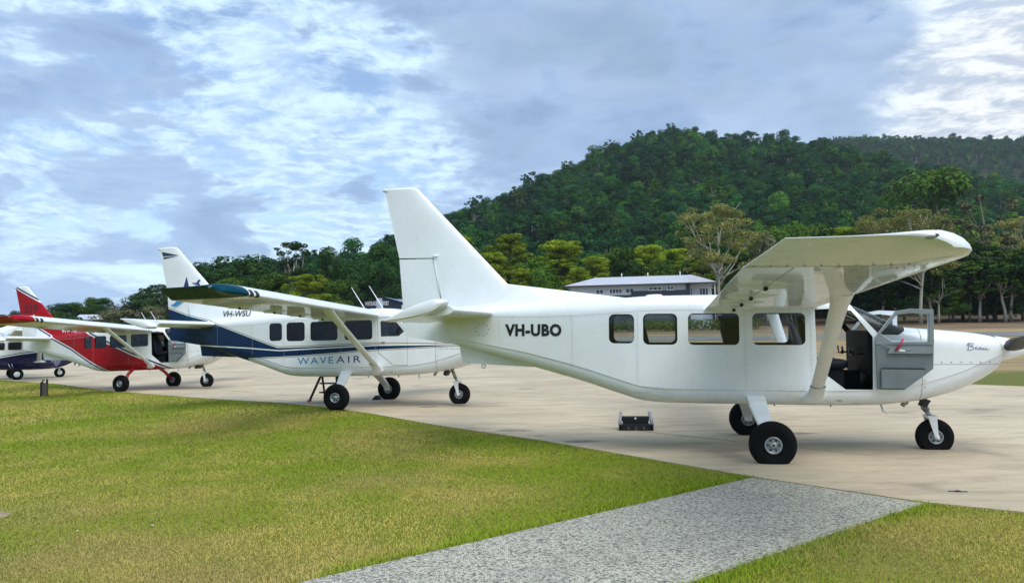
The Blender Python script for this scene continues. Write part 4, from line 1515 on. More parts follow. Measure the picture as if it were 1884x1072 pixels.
# lettering
finy = lambda x, z: max(fin_half(x, z), .012)
dors = lambda x, z: lerp(.060, .105, (2.30 - z) / .25)
letter(A1, 'registration_lettering', 'VH-UBO', -3.652, 1.600, .872, .182, side, M['text_black'], bold=.050, space=1.09)
letter(A2, 'registration_lettering', 'VH-WSU', -3.74, 2.130, .78, .145, dors, M['text_black'], bold=.012, shear=.12, slope=-.01)
letter(A2, 'company_lettering', 'WAVE', -1.335, .956, .905, .150, side, M['text_blue'], space=1.25, slope=.016)
letter(A2, 'company_lettering', 'AIR', -.36, .972, .61, .150, side, M['text_navy'], space=1.35, slope=.016)
letter(A3, 'registration_lettering', 'VH-VEX', -3.56, 2.135, .82, .165, dors, M['text_white'], bold=.02, shear=.1)
letter(A3, 'fin_number', '239', -5.27, 2.945, .62, .30, finy, M['text_black'], bold=.012, shear=.12)
def flat_mark(root, name, polys, ysurf, mat):
    mb = MB()
    for P in polys:
        x0, x1 = min(p[0] for p in P), max(p[0] for p in P)
        z0, z1 = min(p[1] for p in P), max(p[1] for p in P)
        for i in range(12):
            for j in range(3):
                q = P
                for a, b, c in ((-1, 0, -lerp(x0, x1, i / 12)), (1, 0, lerp(x0, x1, (i + 1) / 12)), (0, -1, -lerp(z0, z1, j / 3)), (0, 1, lerp(z0, z1, (j + 1) / 3))):
                    q = clip(q, a, b, c) if len(q) >= 3 else []
                if len(q) >= 3:
                    mb.raw([(x, -(ysurf(x, z) + .004), z) for x, z in q], [tuple(range(len(q)))])
    return mb.build(name, [mat], root)
flat_mark(A2, 'fin_emblem', [[(-4.935, 2.80), (-4.70, 2.80), (-4.805, 3.17)], [(-4.56, 2.93), (-4.40, 3.05), (-4.43, 3.08), (-4.47, 3.075)], [(-4.64, 2.985), (-4.50, 2.955), (-4.42, 3.03), (-4.50, 3.00), (-4.63, 3.005)], [(-4.50, 2.97), (-4.40, 2.84), (-4.38, 2.85), (-4.44, 3.0)], [(-4.56, 2.86), (-4.50, 2.92), (-4.49, 2.95), (-4.54, 2.93)]], finy, M['text_navy'])
M['stripe_navy'] = mat_simple('stripe_navy', NAVY[:3], 0.35)
flat_mark(A2, 'fin_stripe', [[(-5.57, 3.83), (-5.53, 3.715), (-5.04, 3.715)], [(-5.525, 3.69), (-5.51, 3.64), (-5.06, 3.70)]], finy, M['stripe_navy'])
flat_mark(A2, 'fin_swoosh', [[(-5.30, 2.455), (-5.17, 2.435), (-5.03, 2.47), (-4.88, 2.565), (-4.84, 2.62), (-4.98, 2.62), (-5.10, 2.56), (-5.18, 2.50)]], lambda x, z: .05, M['text_blue'])
part_blade = MB().prism([(.33, 2.15), (.34, 2.44), (.46, 2.44), (.49, 2.15)], -.02, .02).build('blade_aerial', [mat_simple('aerial_grey', (.33, .36, .42), .5)], A2)
# handwritten name on the nose
def script_name(root):
    L = [[(0, .55), (.04, .9), (.10, 1.0), (.07, .5), (.03, .05), (.08, .55), (.16, 1.0), (.27, .95), (.26, .72), (.13, .55), (.27, .48), (.29, .22), (.17, .05), (.0, .12)],
         [(.33, .25), (.40, .38), (.42, .48), (.37, .44), (.37, .24), (.43, .18), (.50, .30)], [(.60, .44), (.53, .42), (.50, .26), (.54, .18), (.60, .30), (.62, .42), (.61, .22), (.66, .18), (.70, .30)],
         [(.71, .44), (.71, .22), (.76, .18), (.80, .30), (.82, .44), (.82, .22), (.88, .18), (.97, .28)]]
    mb = MB()
    for s in L:
        pts = []
        for k in range(len(s) - 1):
            for q in range(3):
                pts.append((lerp(s[k][0], s[k + 1][0], q / 3), lerp(s[k][1], s[k + 1][1], q / 3)))
        pts.append(s[-1])
        P = [(2.585 + a * .30, -(half_w(2.585 + a * .30) + .002), 1.415 + b * .105 - a * .01) for a, b in pts]
        mb.tube(P, .0030, 5)
    return mb.build('nose_lettering', [M['text_navy']], root)
script_name(A1)

# ------------------------------------------------------------------ trees
def mat_leaf(name, base, tip, instanced=False, var=0.5):
    m, t, b = principled(name, base, 0.65, spec=0.08)
    geo = t.add('ShaderNodeNewGeometry')
    co = t.add('ShaderNodeTexCoord').outputs['Object']
    rnd = t.add('ShaderNodeObjectInfo').outputs['Random']
    n = t.noise(co, 0.55, 3, 0.6)
    c = t.mix(t.ramp(n, 0.35, 0.68), (*base, 1), (*tip, 1))
    isl = geo.outputs['Random Per Island']
    sc = t.add('ShaderNodeVectorMath', operation='SCALE')
    t.put(sc.inputs[0], c)
    t.put(sc.inputs['Scale'], t.math('MULTIPLY', t.ramp(isl, 0, 1, 1 - var * 0.6, 1 + var * 0.6, False), t.ramp(rnd, 0, 1, 0.72, 1.35, False)))
    c = sc.outputs[0]
    if instanced:
        at_ = t.add('ShaderNodeAttribute', attribute_type='INSTANCER', attribute_name='tint')
        sc2 = t.add('ShaderNodeVectorMath', operation='MULTIPLY')
        t.put(sc2.inputs[0], c)
        t.put(sc2.inputs[1], at_.outputs['Vector'])
        c = sc2.outputs[0]
    t.put(b.inputs['Base Color'], c)
    tr = t.add('ShaderNodeBsdfTranslucent')
    t.put(tr.inputs['Color'], c)
    mx = t.add('ShaderNodeMixShader')
    mx.inputs[0].default_value = 0.22
    out = t.n['Material Output']
    m.node_tree.links.new(b.outputs[0], mx.inputs[1])
    m.node_tree.links.new(tr.outputs[0], mx.inputs[2])
    m.node_tree.links.new(mx.outputs[0], out.inputs[0])
    return m
M['leaf_hill'] = mat_leaf('hill_foliage', (0.009, 0.046, 0.018), (0.036, 0.098, 0.022), True)
M['leaf_dark'] = mat_leaf('dark_foliage', (0.018, 0.055, 0.014), (0.040, 0.092, 0.020))
M['leaf_mid'] = mat_leaf('green_foliage', (0.050, 0.115, 0.014), (0.095, 0.175, 0.020))
M['leaf_lime'] = mat_leaf('lime_foliage', (0.135, 0.20, 0.012), (0.26, 0.33, 0.024))
M['leaf_olive'] = mat_leaf('olive_foliage', (0.15, 0.165, 0.042), (0.28, 0.275, 0.085))
M['leaf_grey'] = mat_leaf('greygreen_foliage', (0.11, 0.125, 0.060), (0.19, 0.185, 0.10))
M['bark_pale'] = mat_simple('pale_gum_bark', (0.44, 0.41, 0.34), 0.8, var=0.35, scale=1.5)
M['bark_dark'] = mat_simple('brown_bark', (0.13, 0.115, 0.09), 0.9, var=0.3, scale=2)

def leaf_cloud(rs, centres, radii, per, size, flat=0.6, core=None, jit=0.55):
    """many small leaf sprays spread over clumps; returns verts, faces"""
    V, F = [], []
    for (cx_, cy_, cz_), r, k in zip(centres, radii, per):
        d = rs.normal(size=(k, 3)); d /= np.linalg.norm(d, axis=1)[:, None]
        rad = r * rs.uniform(0.55, 1.0, k) ** 0.6
        p = d * rad[:, None] * np.array([1, 1, flat]) + [cx_, cy_, cz_]
        out = d * [1, 1, 1.2]
        if core is not None:
            o2 = p - np.array(core); o2 /= np.linalg.norm(o2, axis=1)[:, None] + 1e-9
            out = out * .75 + o2 * .6
        nrm = out + rs.normal(0, jit, (k, 3)) + [0, 0, 0.3]
        nrm /= np.linalg.norm(nrm, axis=1)[:, None]
        a = np.cross(nrm, rs.normal(size=(k, 3))); a /= np.linalg.norm(a, axis=1)[:, None] + 1e-9
        b = np.cross(nrm, a)
        s = size * rs.uniform(0.6, 1.4, k)[:, None]
        q = np.stack([p - a * s * .5, p + b * s * .33 + a * s * .1, p + a * s * .62 - nrm * s * .18, p - b * s * .36], 1)
        base = len(V) * 0
        V.append(q)
    V = np.concatenate(V).reshape(-1, 3)
    F = np.arange(len(V)).reshape(-1, 4)
    return V, F
def mesh_np(name, V, F, mat):
    me = bpy.data.meshes.new(name)
    n, k = F.shape
    me.vertices.add(len(V)); me.vertices.foreach_set('co', V.reshape(-1).astype(np.float32))
    me.loops.add(n * k); me.loops.foreach_set('vertex_index', F.reshape(-1).astype(np.int32))
    me.polygons.add(n); me.polygons.foreach_set('loop_start', np.arange(0, n * k, k, dtype=np.int32))
    me.update(calc_edges=True)
    me.materials.append(mat)
    return me
def make_tree(seed, h, cw, style, leaf, bark, leaves=2600, lsize=0.5):
    """returns (trunk mesh, crown mesh): unit built at real size, base at z=0"""
    rs = np.random.default_rng(seed)
    rnd = random.Random(seed)
    C, Rr = [], []
    if style == 'hill':
        n = 11; zlo, zhi = .30 * h, .86 * h
        for k in range(n):
            z = lerp(zlo, zhi, rnd.random() ** .7)
            t_ = (z - zlo) / (zhi - zlo)
            rr = cw * .5 * math.sqrt(max(.05, 1 - (1.3 * t_ - .35) ** 2)) * rnd.uniform(.3, .75)
            a = rnd.uniform(0, 6.283)
            C.append((rr * math.cos(a), rr * math.sin(a), z)); Rr.append(cw * rnd.uniform(.17, .28))
        C.append((0, 0, h * .84)); Rr.append(cw * .24)
        fl = .8; fork = .3
    elif style in ('dense', 'canopy'):
        n = 46; zlo, zhi = (.16 if style == 'dense' else .42) * h, .93 * h
        for k in range(n):
            z = lerp(zlo, zhi, rnd.random() ** .8)
            t_ = (z - zlo) / (zhi - zlo)
            rr = cw * .5 * math.sqrt(max(.08, 1 - (1.35 * t_ - .45) ** 2)) * rnd.uniform(.35, .95)
            a = rnd.uniform(0, 6.283)
            C.append((rr * math.cos(a), rr * math.sin(a), z)); Rr.append(cw * rnd.uniform(.09, .19))
        C.append((0, 0, h * .9)); Rr.append(cw * .14)
        fl = .72; fork = .35
    elif style == 'layer':
        n = 95
        for k in range(n):
            t_ = rnd.random() ** .8
            z = lerp(.34 * h, .97 * h, t_)
            rr = cw * .5 * (1 - .6 * t_ ** 2.2) * rnd.uniform(.1, 1.0)
            a = rnd.uniform(0, 6.283)
            C.append((rr * math.cos(a), rr * math.sin(a), z)); Rr.append(cw * rnd.uniform(.06, .13))
        fl = .30; fork = .3
    elif style == 'gum':
        n = 62
        for k in range(n):
            a = rnd.uniform(0, 6.283)
            t_ = rnd.random()
            rr = cw * .5 * rnd.uniform(.05, 1) ** .6 * (1 - .30 * t_)
            z = lerp(.50 * h, .97 * h, t_) - .10 * h * (rr / (cw * .5)) ** 2
            C.append((rr * math.cos(a), rr * math.sin(a), z)); Rr.append(cw * rnd.uniform(.05, .115))
        fl = .65; fork = .30
    else:  # bare
        n = 30
        for k in range(n):
            a = rnd.uniform(0, 6.283); t_ = rnd.random()
            rr = cw * .5 * rnd.uniform(.3, 1)
            C.append((rr * math.cos(a), rr * math.sin(a), lerp(.35 * h, h, t_))); Rr.append(cw * rnd.uniform(.04, .09))
        fl = .6; fork = .3
    tot = sum(r * r for r in Rr)
    per = [max(12, int(leaves * r * r / tot)) for r in Rr]
    V, F = leaf_cloud(rs, C, Rr, per, lsize, fl, (0, 0, h * .5) if style in ('hill', 'dense') else None, .32 if style == 'hill' else .5)
    crown = mesh_np('crown', V, F, leaf)
    mb = MB()
    r0 = h * {'gum': .012, 'bare': .010, 'canopy': .010}.get(style, .015)
    lean = (rnd.uniform(-.06, .06) * h, rnd.uniform(-.04, .04) * h)
    f1 = Vector((lean[0] * .4, lean[1] * .4, fork * h))
    top = Vector((lean[0], lean[1], (.80 if style != 'bare' else .95) * h))
    tr = [Vector((0, 0, -.3)), Vector((lean[0] * .1, 0, fork * h * .5)), f1, f1.lerp(top, .5) + Vector((rnd.uniform(-.03, .03) * h, 0, 0)), top]
    mb.tube(tr, [r0 * 1.25, r0, r0 * .85, r0 * .5, r0 * .15], 7)
    order = sorted(range(len(C)), key=lambda k: -Rr[k])[: (18 if style in ('gum', 'bare') else 9)]
    for k in order:
        c = Vector(C[k])
        s = rnd.uniform(.0, .75)
        if c.z < f1.z * 1.2: s = 0
        st = f1.lerp(top, min(s, max(0, (c.z - f1.z) / (top.z - f1.z) - .25)) if c.z > f1.z else 0)
        mid = st.lerp(c, .5) + Vector((rnd.uniform(-.04, .04) * h, rnd.uniform(-.04, .04) * h, rnd.uniform(-.05, .02) * h))
        rr = r0 * (.55 if style in ('gum', 'bare') else .35)
        mb.tube([st, st.lerp(mid, .6), mid, c], [rr, rr * .8, rr * .55, rr * .18], 5)
        if style == 'bare' or style == 'gum':
            for q in range(2):
                e = c + Vector((rnd.uniform(-1, 1), rnd.uniform(-1, 1), rnd.uniform(-.2, 1))) * (cw * .14)
                mb.tube([mid.lerp(c, .4), e], [rr * .35, rr * .08], 4)
    trunk = mb.mesh('trunk', [bark])
    return trunk, crown

# hill forest: one mass of crowns scattered over the slopes
variants = bpy.data.collections.new('hill_crown_variants')
HV = []
for k in range(8):
    st = ['hill', 'hill', 'layer', 'hill', 'hill', 'gum', 'hill', 'hill'][k]
    h_ = [11, 13, 11, 9, 14, 14, 10, 12][k]
    cw_ = [8.5, 8, 10, 8, 8, 8, 9, 9][k]
    tk, cr = make_tree(100 + k, h_, cw_, st, M['leaf_hill'], M['bark_pale'] if k in (2, 5) else M['bark_dark'], 2300, 0.48)
    bm = bmesh.new(); bm.from_mesh(cr)
    for f in bm.faces: f.material_index = 0
    n0 = len(bm.faces)
    bm.from_mesh(tk)
    bm.faces.ensure_lookup_table()
    for f in bm.faces[n0:]: f.material_index = 1
    me = bpy.data.meshes.new('hill_tree_form')
    bm.to_mesh(me); bm.free()
    me.materials.append(M['leaf_hill']); me.materials.append(M['bark_pale'] if k in (2, 5) else M['bark_dark'])
    o = bpy.data.objects.new('hill_tree_form', me)
    variants.objects.link(o)
pts, att_s, att_t, att_r, att_i = [], [], [], [], []
rr = np.random.default_rng(11)
def scatter(y0, y1, step, u0, u1, fz, ymax, tintf):
    y = y0
    while y < y1:
        X0, X1 = (u0 - 942) / 1422 * y, (u1 - 942) / 1422 * y
        x = X0
        while x < X1:
            px, py = x + rr.uniform(-.45, .45) * step, y + rr.uniform(-.45, .45) * step
            x += step
            u = proj_u(px, py)
            if py > ymax(u) or (u < 345 and py < 215 - max(0, u - 250) * .6): continue
            z = fz(px, py)
            pts.append((px, py, z - .4))
            att_s.append(rr.uniform(.50, 1.05) * (1.0 if rr.random() > .07 else 1.3))
            if u < 345: att_s[-1] = min(att_s[-1], .95) * .68
            att_t.append(tintf(px, py))
            att_r.append((0, 0, rr.uniform(0, 6.28)))
            att_i.append(int(rr.integers(0, 8)))
        y += step * .9
def tint_hill(x, y):
    n = mnoise.fractal(Vector((x / 28.0, y / 28.0, 1.5)), 1.0, 2.0, 3)
    v = rr.random()
    k = 1.10 + 0.60 * n + rr.uniform(-.40, .40)
    if v < .13: return (k * 2.6, k * 2.0, k * .7)       # yellow-green
    if v < .18: return (k * 2.1, k * 1.35, k * 1.2)       # brownish
    if v < .34: return (k * 1.3, k * 1.55, k * .8)
    return (k * .85, k * 1.0, k * 1.1)
scatter(150, 520, 4.9, -120, 2010, terrain, lambda u: YR(u) + 14, tint_hill)
scatter(740, 850, 8.0, 1450, 2010, ridge, lambda u: 905, tint_hill)
scatter(850, 925, 5.2, 1450, 2010, ridge, lambda u: 925, tint_hill)
fm = bpy.data.meshes.new('hillside_forest')
fm.from_pydata(pts, [], [])
for nm, ty, dat in (('scl', 'FLOAT', att_s), ('rot', 'FLOAT_VECTOR', att_r), ('tint', 'FLOAT_VECTOR', att_t), ('idx', 'INT', att_i)):
    a = fm.attributes.new(nm, ty, 'POINT')
    a.data.foreach_set('vector' if ty == 'FLOAT_VECTOR' else 'value', np.array(dat, dtype=np.int32 if ty == 'INT' else np.float32).reshape(-1))
forest = link('hillside_forest', fm)
tag(forest, 'dense dark green forest covering the hill behind the airfield', 'forest', kind='stuff')
ng = bpy.data.node_groups.new('forest_scatter', 'GeometryNodeTree')
ng.interface.new_socket('Geometry', in_out='INPUT', socket_type='NodeSocketGeometry')
ng.interface.new_socket('Geometry', in_out='OUTPUT', socket_type='NodeSocketGeometry')
gi_, go_ = ng.nodes.new('NodeGroupInput'), ng.nodes.new('NodeGroupOutput')
iop = ng.nodes.new('GeometryNodeInstanceOnPoints')
ci = ng.nodes.new('GeometryNodeCollectionInfo')
ci.inputs['Collection'].default_value = variants
ci.inputs['Separate Children'].default_value = True
ci.inputs['Reset Children'].default_value = True
def named(nm, ty):
    nd = ng.nodes.new('GeometryNodeInputNamedAttribute')
    nd.data_type = ty
    nd.inputs['Name'].default_value = nm
    return [s for s in nd.outputs if s.enabled and s.name == 'Attribute'][0]
L = ng.links.new
L(gi_.outputs[0], iop.inputs['Points'])
L(ci.outputs[0], iop.inputs['Instance'])
iop.inputs['Pick Instance'].default_value = True
L(named('idx', 'INT'), iop.inputs['Instance Index'])
L(named('rot', 'FLOAT_VECTOR'), iop.inputs['Rotation'])
L(named('scl', 'FLOAT'), iop.inputs['Scale'])
L(iop.outputs[0], go_.inputs[0])
md = forest.modifiers.new('scatter', 'NODES')
md.node_group = ng

# trees one can tell apart, along the edge of the wood
TREES = {}
def tree_form(kind, var):
    if (kind, var) not in TREES:
        spec = {'dark': ('dense', 12, 9.5, 'leaf_dark', 'bark_dark', 8500, .33), 'green': ('dense', 11, 9, 'leaf_mid', 'bark_dark', 8500, .33), 'lime': ('layer', 11, 10, 'leaf_lime', 'bark_dark', 15000, .24), 'canopy': ('canopy', 15, 8, 'leaf_dark', 'bark_pale', 8500, .32),
                'gum': ('gum', 18, 12, 'leaf_olive', 'bark_pale', 9500, .25), 'bare': ('bare', 17, 10, 'leaf_grey', 'bark_dark', 2600, .34), 'tall': ('gum', 17, 8.5, 'leaf_dark', 'bark_pale', 6000, .32), 'scrub': ('dense', 5, 6, 'leaf_grey', 'bark_dark', 2600, .32),
                'pole': ('gum', 15, 6.5, 'leaf_mid', 'bark_pale', 5000, .32)}[kind]
        TREES[(kind, var)] = (make_tree(hash_(kind) + var * 7, spec[1], spec[2], spec[0], M[spec[3]], M[spec[4]], spec[5], spec[6]), spec[1], spec[2])
    return TREES[(kind, var)]
def hash_(s): return sum(ord(c) * (k + 3) for k, c in enumerate(s)) % 997
def plant(kind, var, u, Y, top, width=None, rz=0.0, label=None, group=None, name=None):
    """a tree standing at depth Y whose crown reaches up to the height seen at row top"""
    X = (u - 942) / 1422 * Y
    zb = terrain(X, Y)
    ht = CAM_H + (hor(u) - top) / 1422 * Y - zb
    (tk, cr), h0, w0 = tree_form(kind, var)
    s = ht / h0
    sw = 1.22 * (width / 1422 * Y) / w0 if width else s
    root = empty(name or {'dark': 'rainforest_tree', 'green': 'bushy_tree', 'lime': 'acacia_tree', 'gum': 'gum_tree', 'bare': 'dead_tree', 'tall': 'gum_tree', 'scrub': 'shrub', 'pole': 'gum_tree', 'canopy': 'forest_tree'}[kind], (X, Y, zb), (0, 0, rz))
    root.scale = (sw, sw, s)
    t_ = link('trunk', tk, root); link('crown', cr, root)
    tag(root, label, 'shrub' if kind == 'scrub' else 'tree', group)
    return root
EDGE = 'trees along the foot of the hill'
named_trees = [
 ('gum', 0, 1322, 112, 372, 150, .6, 'spreading pale-trunked gum tree with olive crown rising behind the two-storey building'),
 ('gum', 1, 1692, 104, 385, 130, 2.2, 'olive gum tree with the thickest white trunk, behind the nearest wing tip'),
 ('gum', 2, 1645, 128, 378, 150, 1.1, 'wide yellowish olive gum crown just above the nearest wing'),
 ('gum', 3, 1728, 140, 385, 90, 4.0, 'narrow olive gum crown standing right of the wide yellowish one'),
 ('green', 0, 1722, 168, 305, 150, 0, 'tallest bright green tree on the slope above the wing tip'),
 ('bare', 0, 1828, 118, 345, 130, .4, 'mostly bare grey-limbed tree at the right side of the picture'),
 ('gum', 0, 1868, 126, 395, 110, 3.0, 'thin-crowned olive gum at the right edge of the picture'),
 ('pole', 0, 1800, 108, 470, 80, 0, 'leaning slender pale trunk right of the nearest wing tip'),
 ('pole', 1, 1848, 106, 455, 80, 1, 'slender pale gum between the bare tree and the right edge'),
 ('pole', 2, 1725, 106, 490, 60, 2, 'slim pale trunk just right of the thick white trunk'),
 ('lime', 0, 936, 128, 428, 100, 0, 'lime green layered tree beside the fin of the white aircraft'),
 ('lime', 1, 1035, 124, 441, 125, .8, 'widest lime green flat-topped tree left of the two-storey building'),
 ('lime', 2, 1192, 128, 446, 80, 2.2, 'lime green tree directly behind the two-storey building roof'),
 ('lime', 3, 1240, 134, 455, 80, 1.2, 'yellowish lime tree between the building roof and the big gum'),
 ('lime', 0, 862, 132, 430, 40, 3, 'small lime tree peeping past the sloping edge of the white fin'),
 ('green', 1, 1120, 132, 462, 95, 1, 'mid green bushy tree behind the left end of the building roof'),
 ('green', 2, 1420, 130, 415, 90, 2, 'bushy green tree right of the spreading gum'),
 ('scrub', 0, 1408, 112, 432, 60, 0, 'greyish shrub-like tree beside the wing trailing edge'),
 ('green', 3, 1520, 138, 405, 110, .3, 'broad green tree left of the yellowish gum crowns'),
 ('dark', 0, 450, 128, 466, 130, 0, 'broad dark tree right of the navy-striped fin'),
 ('tall', 0, 533, 134, 438, 75, .5, 'tall open-crowned gum standing above the skyline left of the white fin'),
 ('dark', 1, 607, 134, 448, 62, 2, 'narrow dark tree standing above the skyline beside the tall gum'),
 ('lime', 2, 565, 104, 503, 95, .4, 'yellow-green bush-like tree above the teal-tipped wing'),
 ('green', 0, 620, 108, 512, 75, 1.3, 'rounded green tree right of the yellow-green one above the wing'),
 ('green', 1, 495, 116, 500, 80, 0, 'grey-green rounded tree left of the yellow-green one'),
 ('green', 2, 415, 116, 510, 80, 2, 'mid green tree touching the edge of the navy-striped fin'),
 ('dark', 2, 700, 128, 448, 70, 1, 'dark tree against the trailing edge of the white fin'),
 ('dark', 3, 655, 124, 475, 80, 2.5, 'dark tree between the skyline and the airport hangar'),
 ('dark', 0, 375, 134, 480, 80, 1.5, 'dark tree just behind the navy-striped fin'),
 ('tall', 1, 278, 138, 522, 50, 1, 'open-crowned tree on the skyline left of the navy-striped fin'),
 ('tall', 2, 305, 130, 518, 45, 2, 'small-crowned tall tree touching the navy-striped fin'),
 ('dark', 1, 262, 128, 535, 60, .4, 'dark rounded tree above the far wing of the red aircraft'),
 ('green', 3, 165, 150, 545, 60, 0, 'light green open tree on the low skyline at the left'),
 ('dark', 2, 190, 145, 548, 34, 1, 'dark upright tree right of the light green one on the low skyline'),
 ('dark', 3, 120, 150, 556, 70, 2, 'dark rounded tree beside the red fin'),
 ('scrub', 1, 230, 128, 560, 75, 1, 'greyish thicket above the far wing of the red aircraft'),
 ('scrub', 2, 285, 118, 563, 60, 2, 'brownish thicket left of the navy rudder'),
 ('scrub', 3, 205, 140, 570, 50, 0, 'low greyish bush right of the small far house'),
 ('green', 0, 100, 140, 572, 60, 3, 'rounded green bush beside the 239 fin'),
 ('dark', 0, 330, 120, 540, 90, 2.6, 'dark tree behind the navy-striped rudder'),
 ('dark', 1, 1455, 128, 470, 110, 1, 'dark tree behind the nearest wing root'),
 ('dark', 2, 1585, 118, 480, 120, 2, 'dark tree under the nearest wing'),
 ('dark', 3, 1770, 116, 480, 110, 0, 'dark tree between the thick white trunk and the bare tree'),
 ('dark', 0, 1880, 112, 500, 100, 2, 'low dark tree at the right edge'),
 ('green', 1, 1745, 110, 520, 60, 4, 'low green tree right of the thick white trunk'),
 ('dark', 1, 985, 126, 480, 90, 3, 'dark tree between the two lime green trees'),
 ('dark', 2, 890, 126, 475, 80, 4, 'dark tree left of the lime trees behind the white fin'),
 ('dark', 3, 1160, 122, 478, 70, 5, 'dark tree behind the middle of the building roof'),
 ('dark', 0, 1280, 124, 470, 80, 4, 'dark tree behind the right end of the building'),
 ('lime', 1, 905, 122, 462, 70, 2.4, 'low lime tree nearest the sloping edge of the white fin'),
 ('green', 3, 985, 118, 470, 80, .9, 'mid green tree in front of the gap between the two lime trees'),
 ('lime', 3, 1100, 120, 470, 75, 3.4, 'lime tree right of the widest flat-topped one'),
 ('green', 0, 1150, 126, 452, 70, 4.4, 'green tree left of the lime tree behind the building roof'),
 ('lime', 2, 1290, 122, 462, 60, 5.2, 'lime tree left of the white forked trunk of the spreading gum'),
 ('green', 2, 1370, 126, 440, 80, 5.6, 'green tree just right of the spreading gum trunk'),
 ('green', 1, 1470, 134, 408, 90, 3.6, 'green crown above the middle of the nearest wing'),
 ('lime', 0, 1565, 132, 412, 80, 1.9, 'yellow-green crown left of the wide olive gum above the wing'),
 ('green', 3, 800, 126, 455, 70, .2, 'green tree seen through the gap beside the white fin edge'),
 ('dark', 1, 1620, 112, 500, 90, 5, 'low dark tree left of the thick white trunk under the wing'),
 ('dark', 3, 1830, 112, 500, 110, 3, 'low dark tree under the bare grey-limbed tree'),
 ('lime', 1, 960, 116, 492, 60, 1.1, 'small lime tree low behind the root of the white fin'),
 ('lime', 3, 1065, 114, 490, 55, 4.1, 'small lime tree above the left corner of the building roof'),
 ('green', 0, 1215, 114, 478, 60, 2.0, 'small green tree over the middle of the building roof'),
 ('green', 2, 835, 120, 470, 60, 1.0, 'small green tree tucked against the sloping fin edge'),
 ('lime', 2, 1445, 120, 445, 60, .7, 'lime tree above the inner part of the nearest wing'),
 ('green', 1, 1800, 122, 430, 90, 1.7, 'mid green tree just above the nearest wing tip'),
]
for kd, vr, u, Y, tp, wd_, rz, lb in named_trees:
    plant(kd, vr, u, Y, tp, wd_, rz, lb, EDGE)
cr = random.Random(9)
ORD = ['leftmost tree', 'second tree from the left', 'third tree from the left', 'fourth tree from the left', 'fifth tree from the left', 'sixth tree from the left', 'sixth tree from the right', 'fifth tree from the right', 'fourth tree from the right', 'third tree from the right', 'second tree from the right', 'rightmost tree']
for k, u in enumerate((1448, 1492, 1540, 1580, 1622, 1662, 1712, 1752, 1782, 1815, 1858, 1892)):
    plant('canopy', k % 4, u, cr.uniform(107, 121), cr.uniform(445, 495), cr.uniform(85, 120), cr.uniform(0, 6),
          ORD[k] + ' in the row of dark-crowned thin-trunked trees beyond the nearest wing', 'dark-crowned trees at the edge of the wood')
# the low dark understorey of the wood
rr2 = random.Random(4)
uv, uf = [], []
us = np.random.default_rng(21)
cs_, rs_, ps_ = [], [], []
u = -60
while u < 2000:
    Y = rr2.uniform(134, 148)
    X = (u - 942) / 1422 * Y
    hgt = rr2.uniform(3.5, 7.5) * (.45 if u < 330 else 1.7 if u > 1400 else 1)
    cs_.append((X, Y, terrain(X, Y) + hgt * .55)); rs_.append(hgt * .62); ps_.append(420)
    u += rr2.uniform(9, 16)
V, F = leaf_cloud(us, cs_, rs_, ps_, .42, .85)
tag(link('understorey', mesh_np('understorey', V, F, M['leaf_dark'])), 'dark undergrowth along the foot of the wood', 'undergrowth', kind='stuff')

# ------------------------------------------------------------------ buildings
M['weatherboard'] = mat_simple('grey_weatherboard', (0.62, 0.66, 0.70), 0.6, var=0.06)
M['darkclad'] = mat_simple('charcoal_cladding', (0.020, 0.028, 0.040), 0.5)
M['roof'] = mat_simple('steel_roof', (0.50, 0.52, 0.57), 0.4, 0.2, var=0.08, scale=1)
M['roof_white'] = mat_simple('pale_roof', (0.62, 0.66, 0.70), 0.45, var=0.06, scale=1)
M['trimw'] = mat_simple('white_trim', (0.75, 0.77, 0.78), 0.5, var=0.05)
M['pane'] = mat_simple('dark_pane', (0.016, 0.020, 0.026), 0.12, 0, 0.4)
M['sign_navy'] = mat_simple('navy_fascia', (0.008, 0.016, 0.045), 0.5)
M['brown'] = mat_simple('brown_door', (0.13, 0.07, 0.06), 0.6)
def window(root, x0, x1, z0, z1, y, n=2, parent=None):
    f = MB()
    fw = .10
    f.box(x0, x1, y - .06, y, z0, z0 + fw); f.box(x0, x1, y - .06, y, z1 - fw, z1)
    f.box(x0, x0 + fw, y - .06, y, z0 + fw, z1 - fw); f.box(x1 - fw, x1, y - .06, y, z0 + fw, z1 - fw)
    for k in range(1, n):
        xc = lerp(x0, x1, k / n)
        f.box(xc - fw * .4, xc + fw * .4, y - .055, y, z0 + fw, z1 - fw)
    wo = f.build('window', [M['trimw']], root)
    for k in range(n):
        a, b = lerp(x0 + fw, x1 - fw, k / n) + .03, lerp(x0 + fw, x1 - fw, (k + 1) / n) - .03
        MB().box(a, b, y - .03, y - .01, z0 + fw, z1 - fw).build('pane', [M['pane']], wo)
    return wo
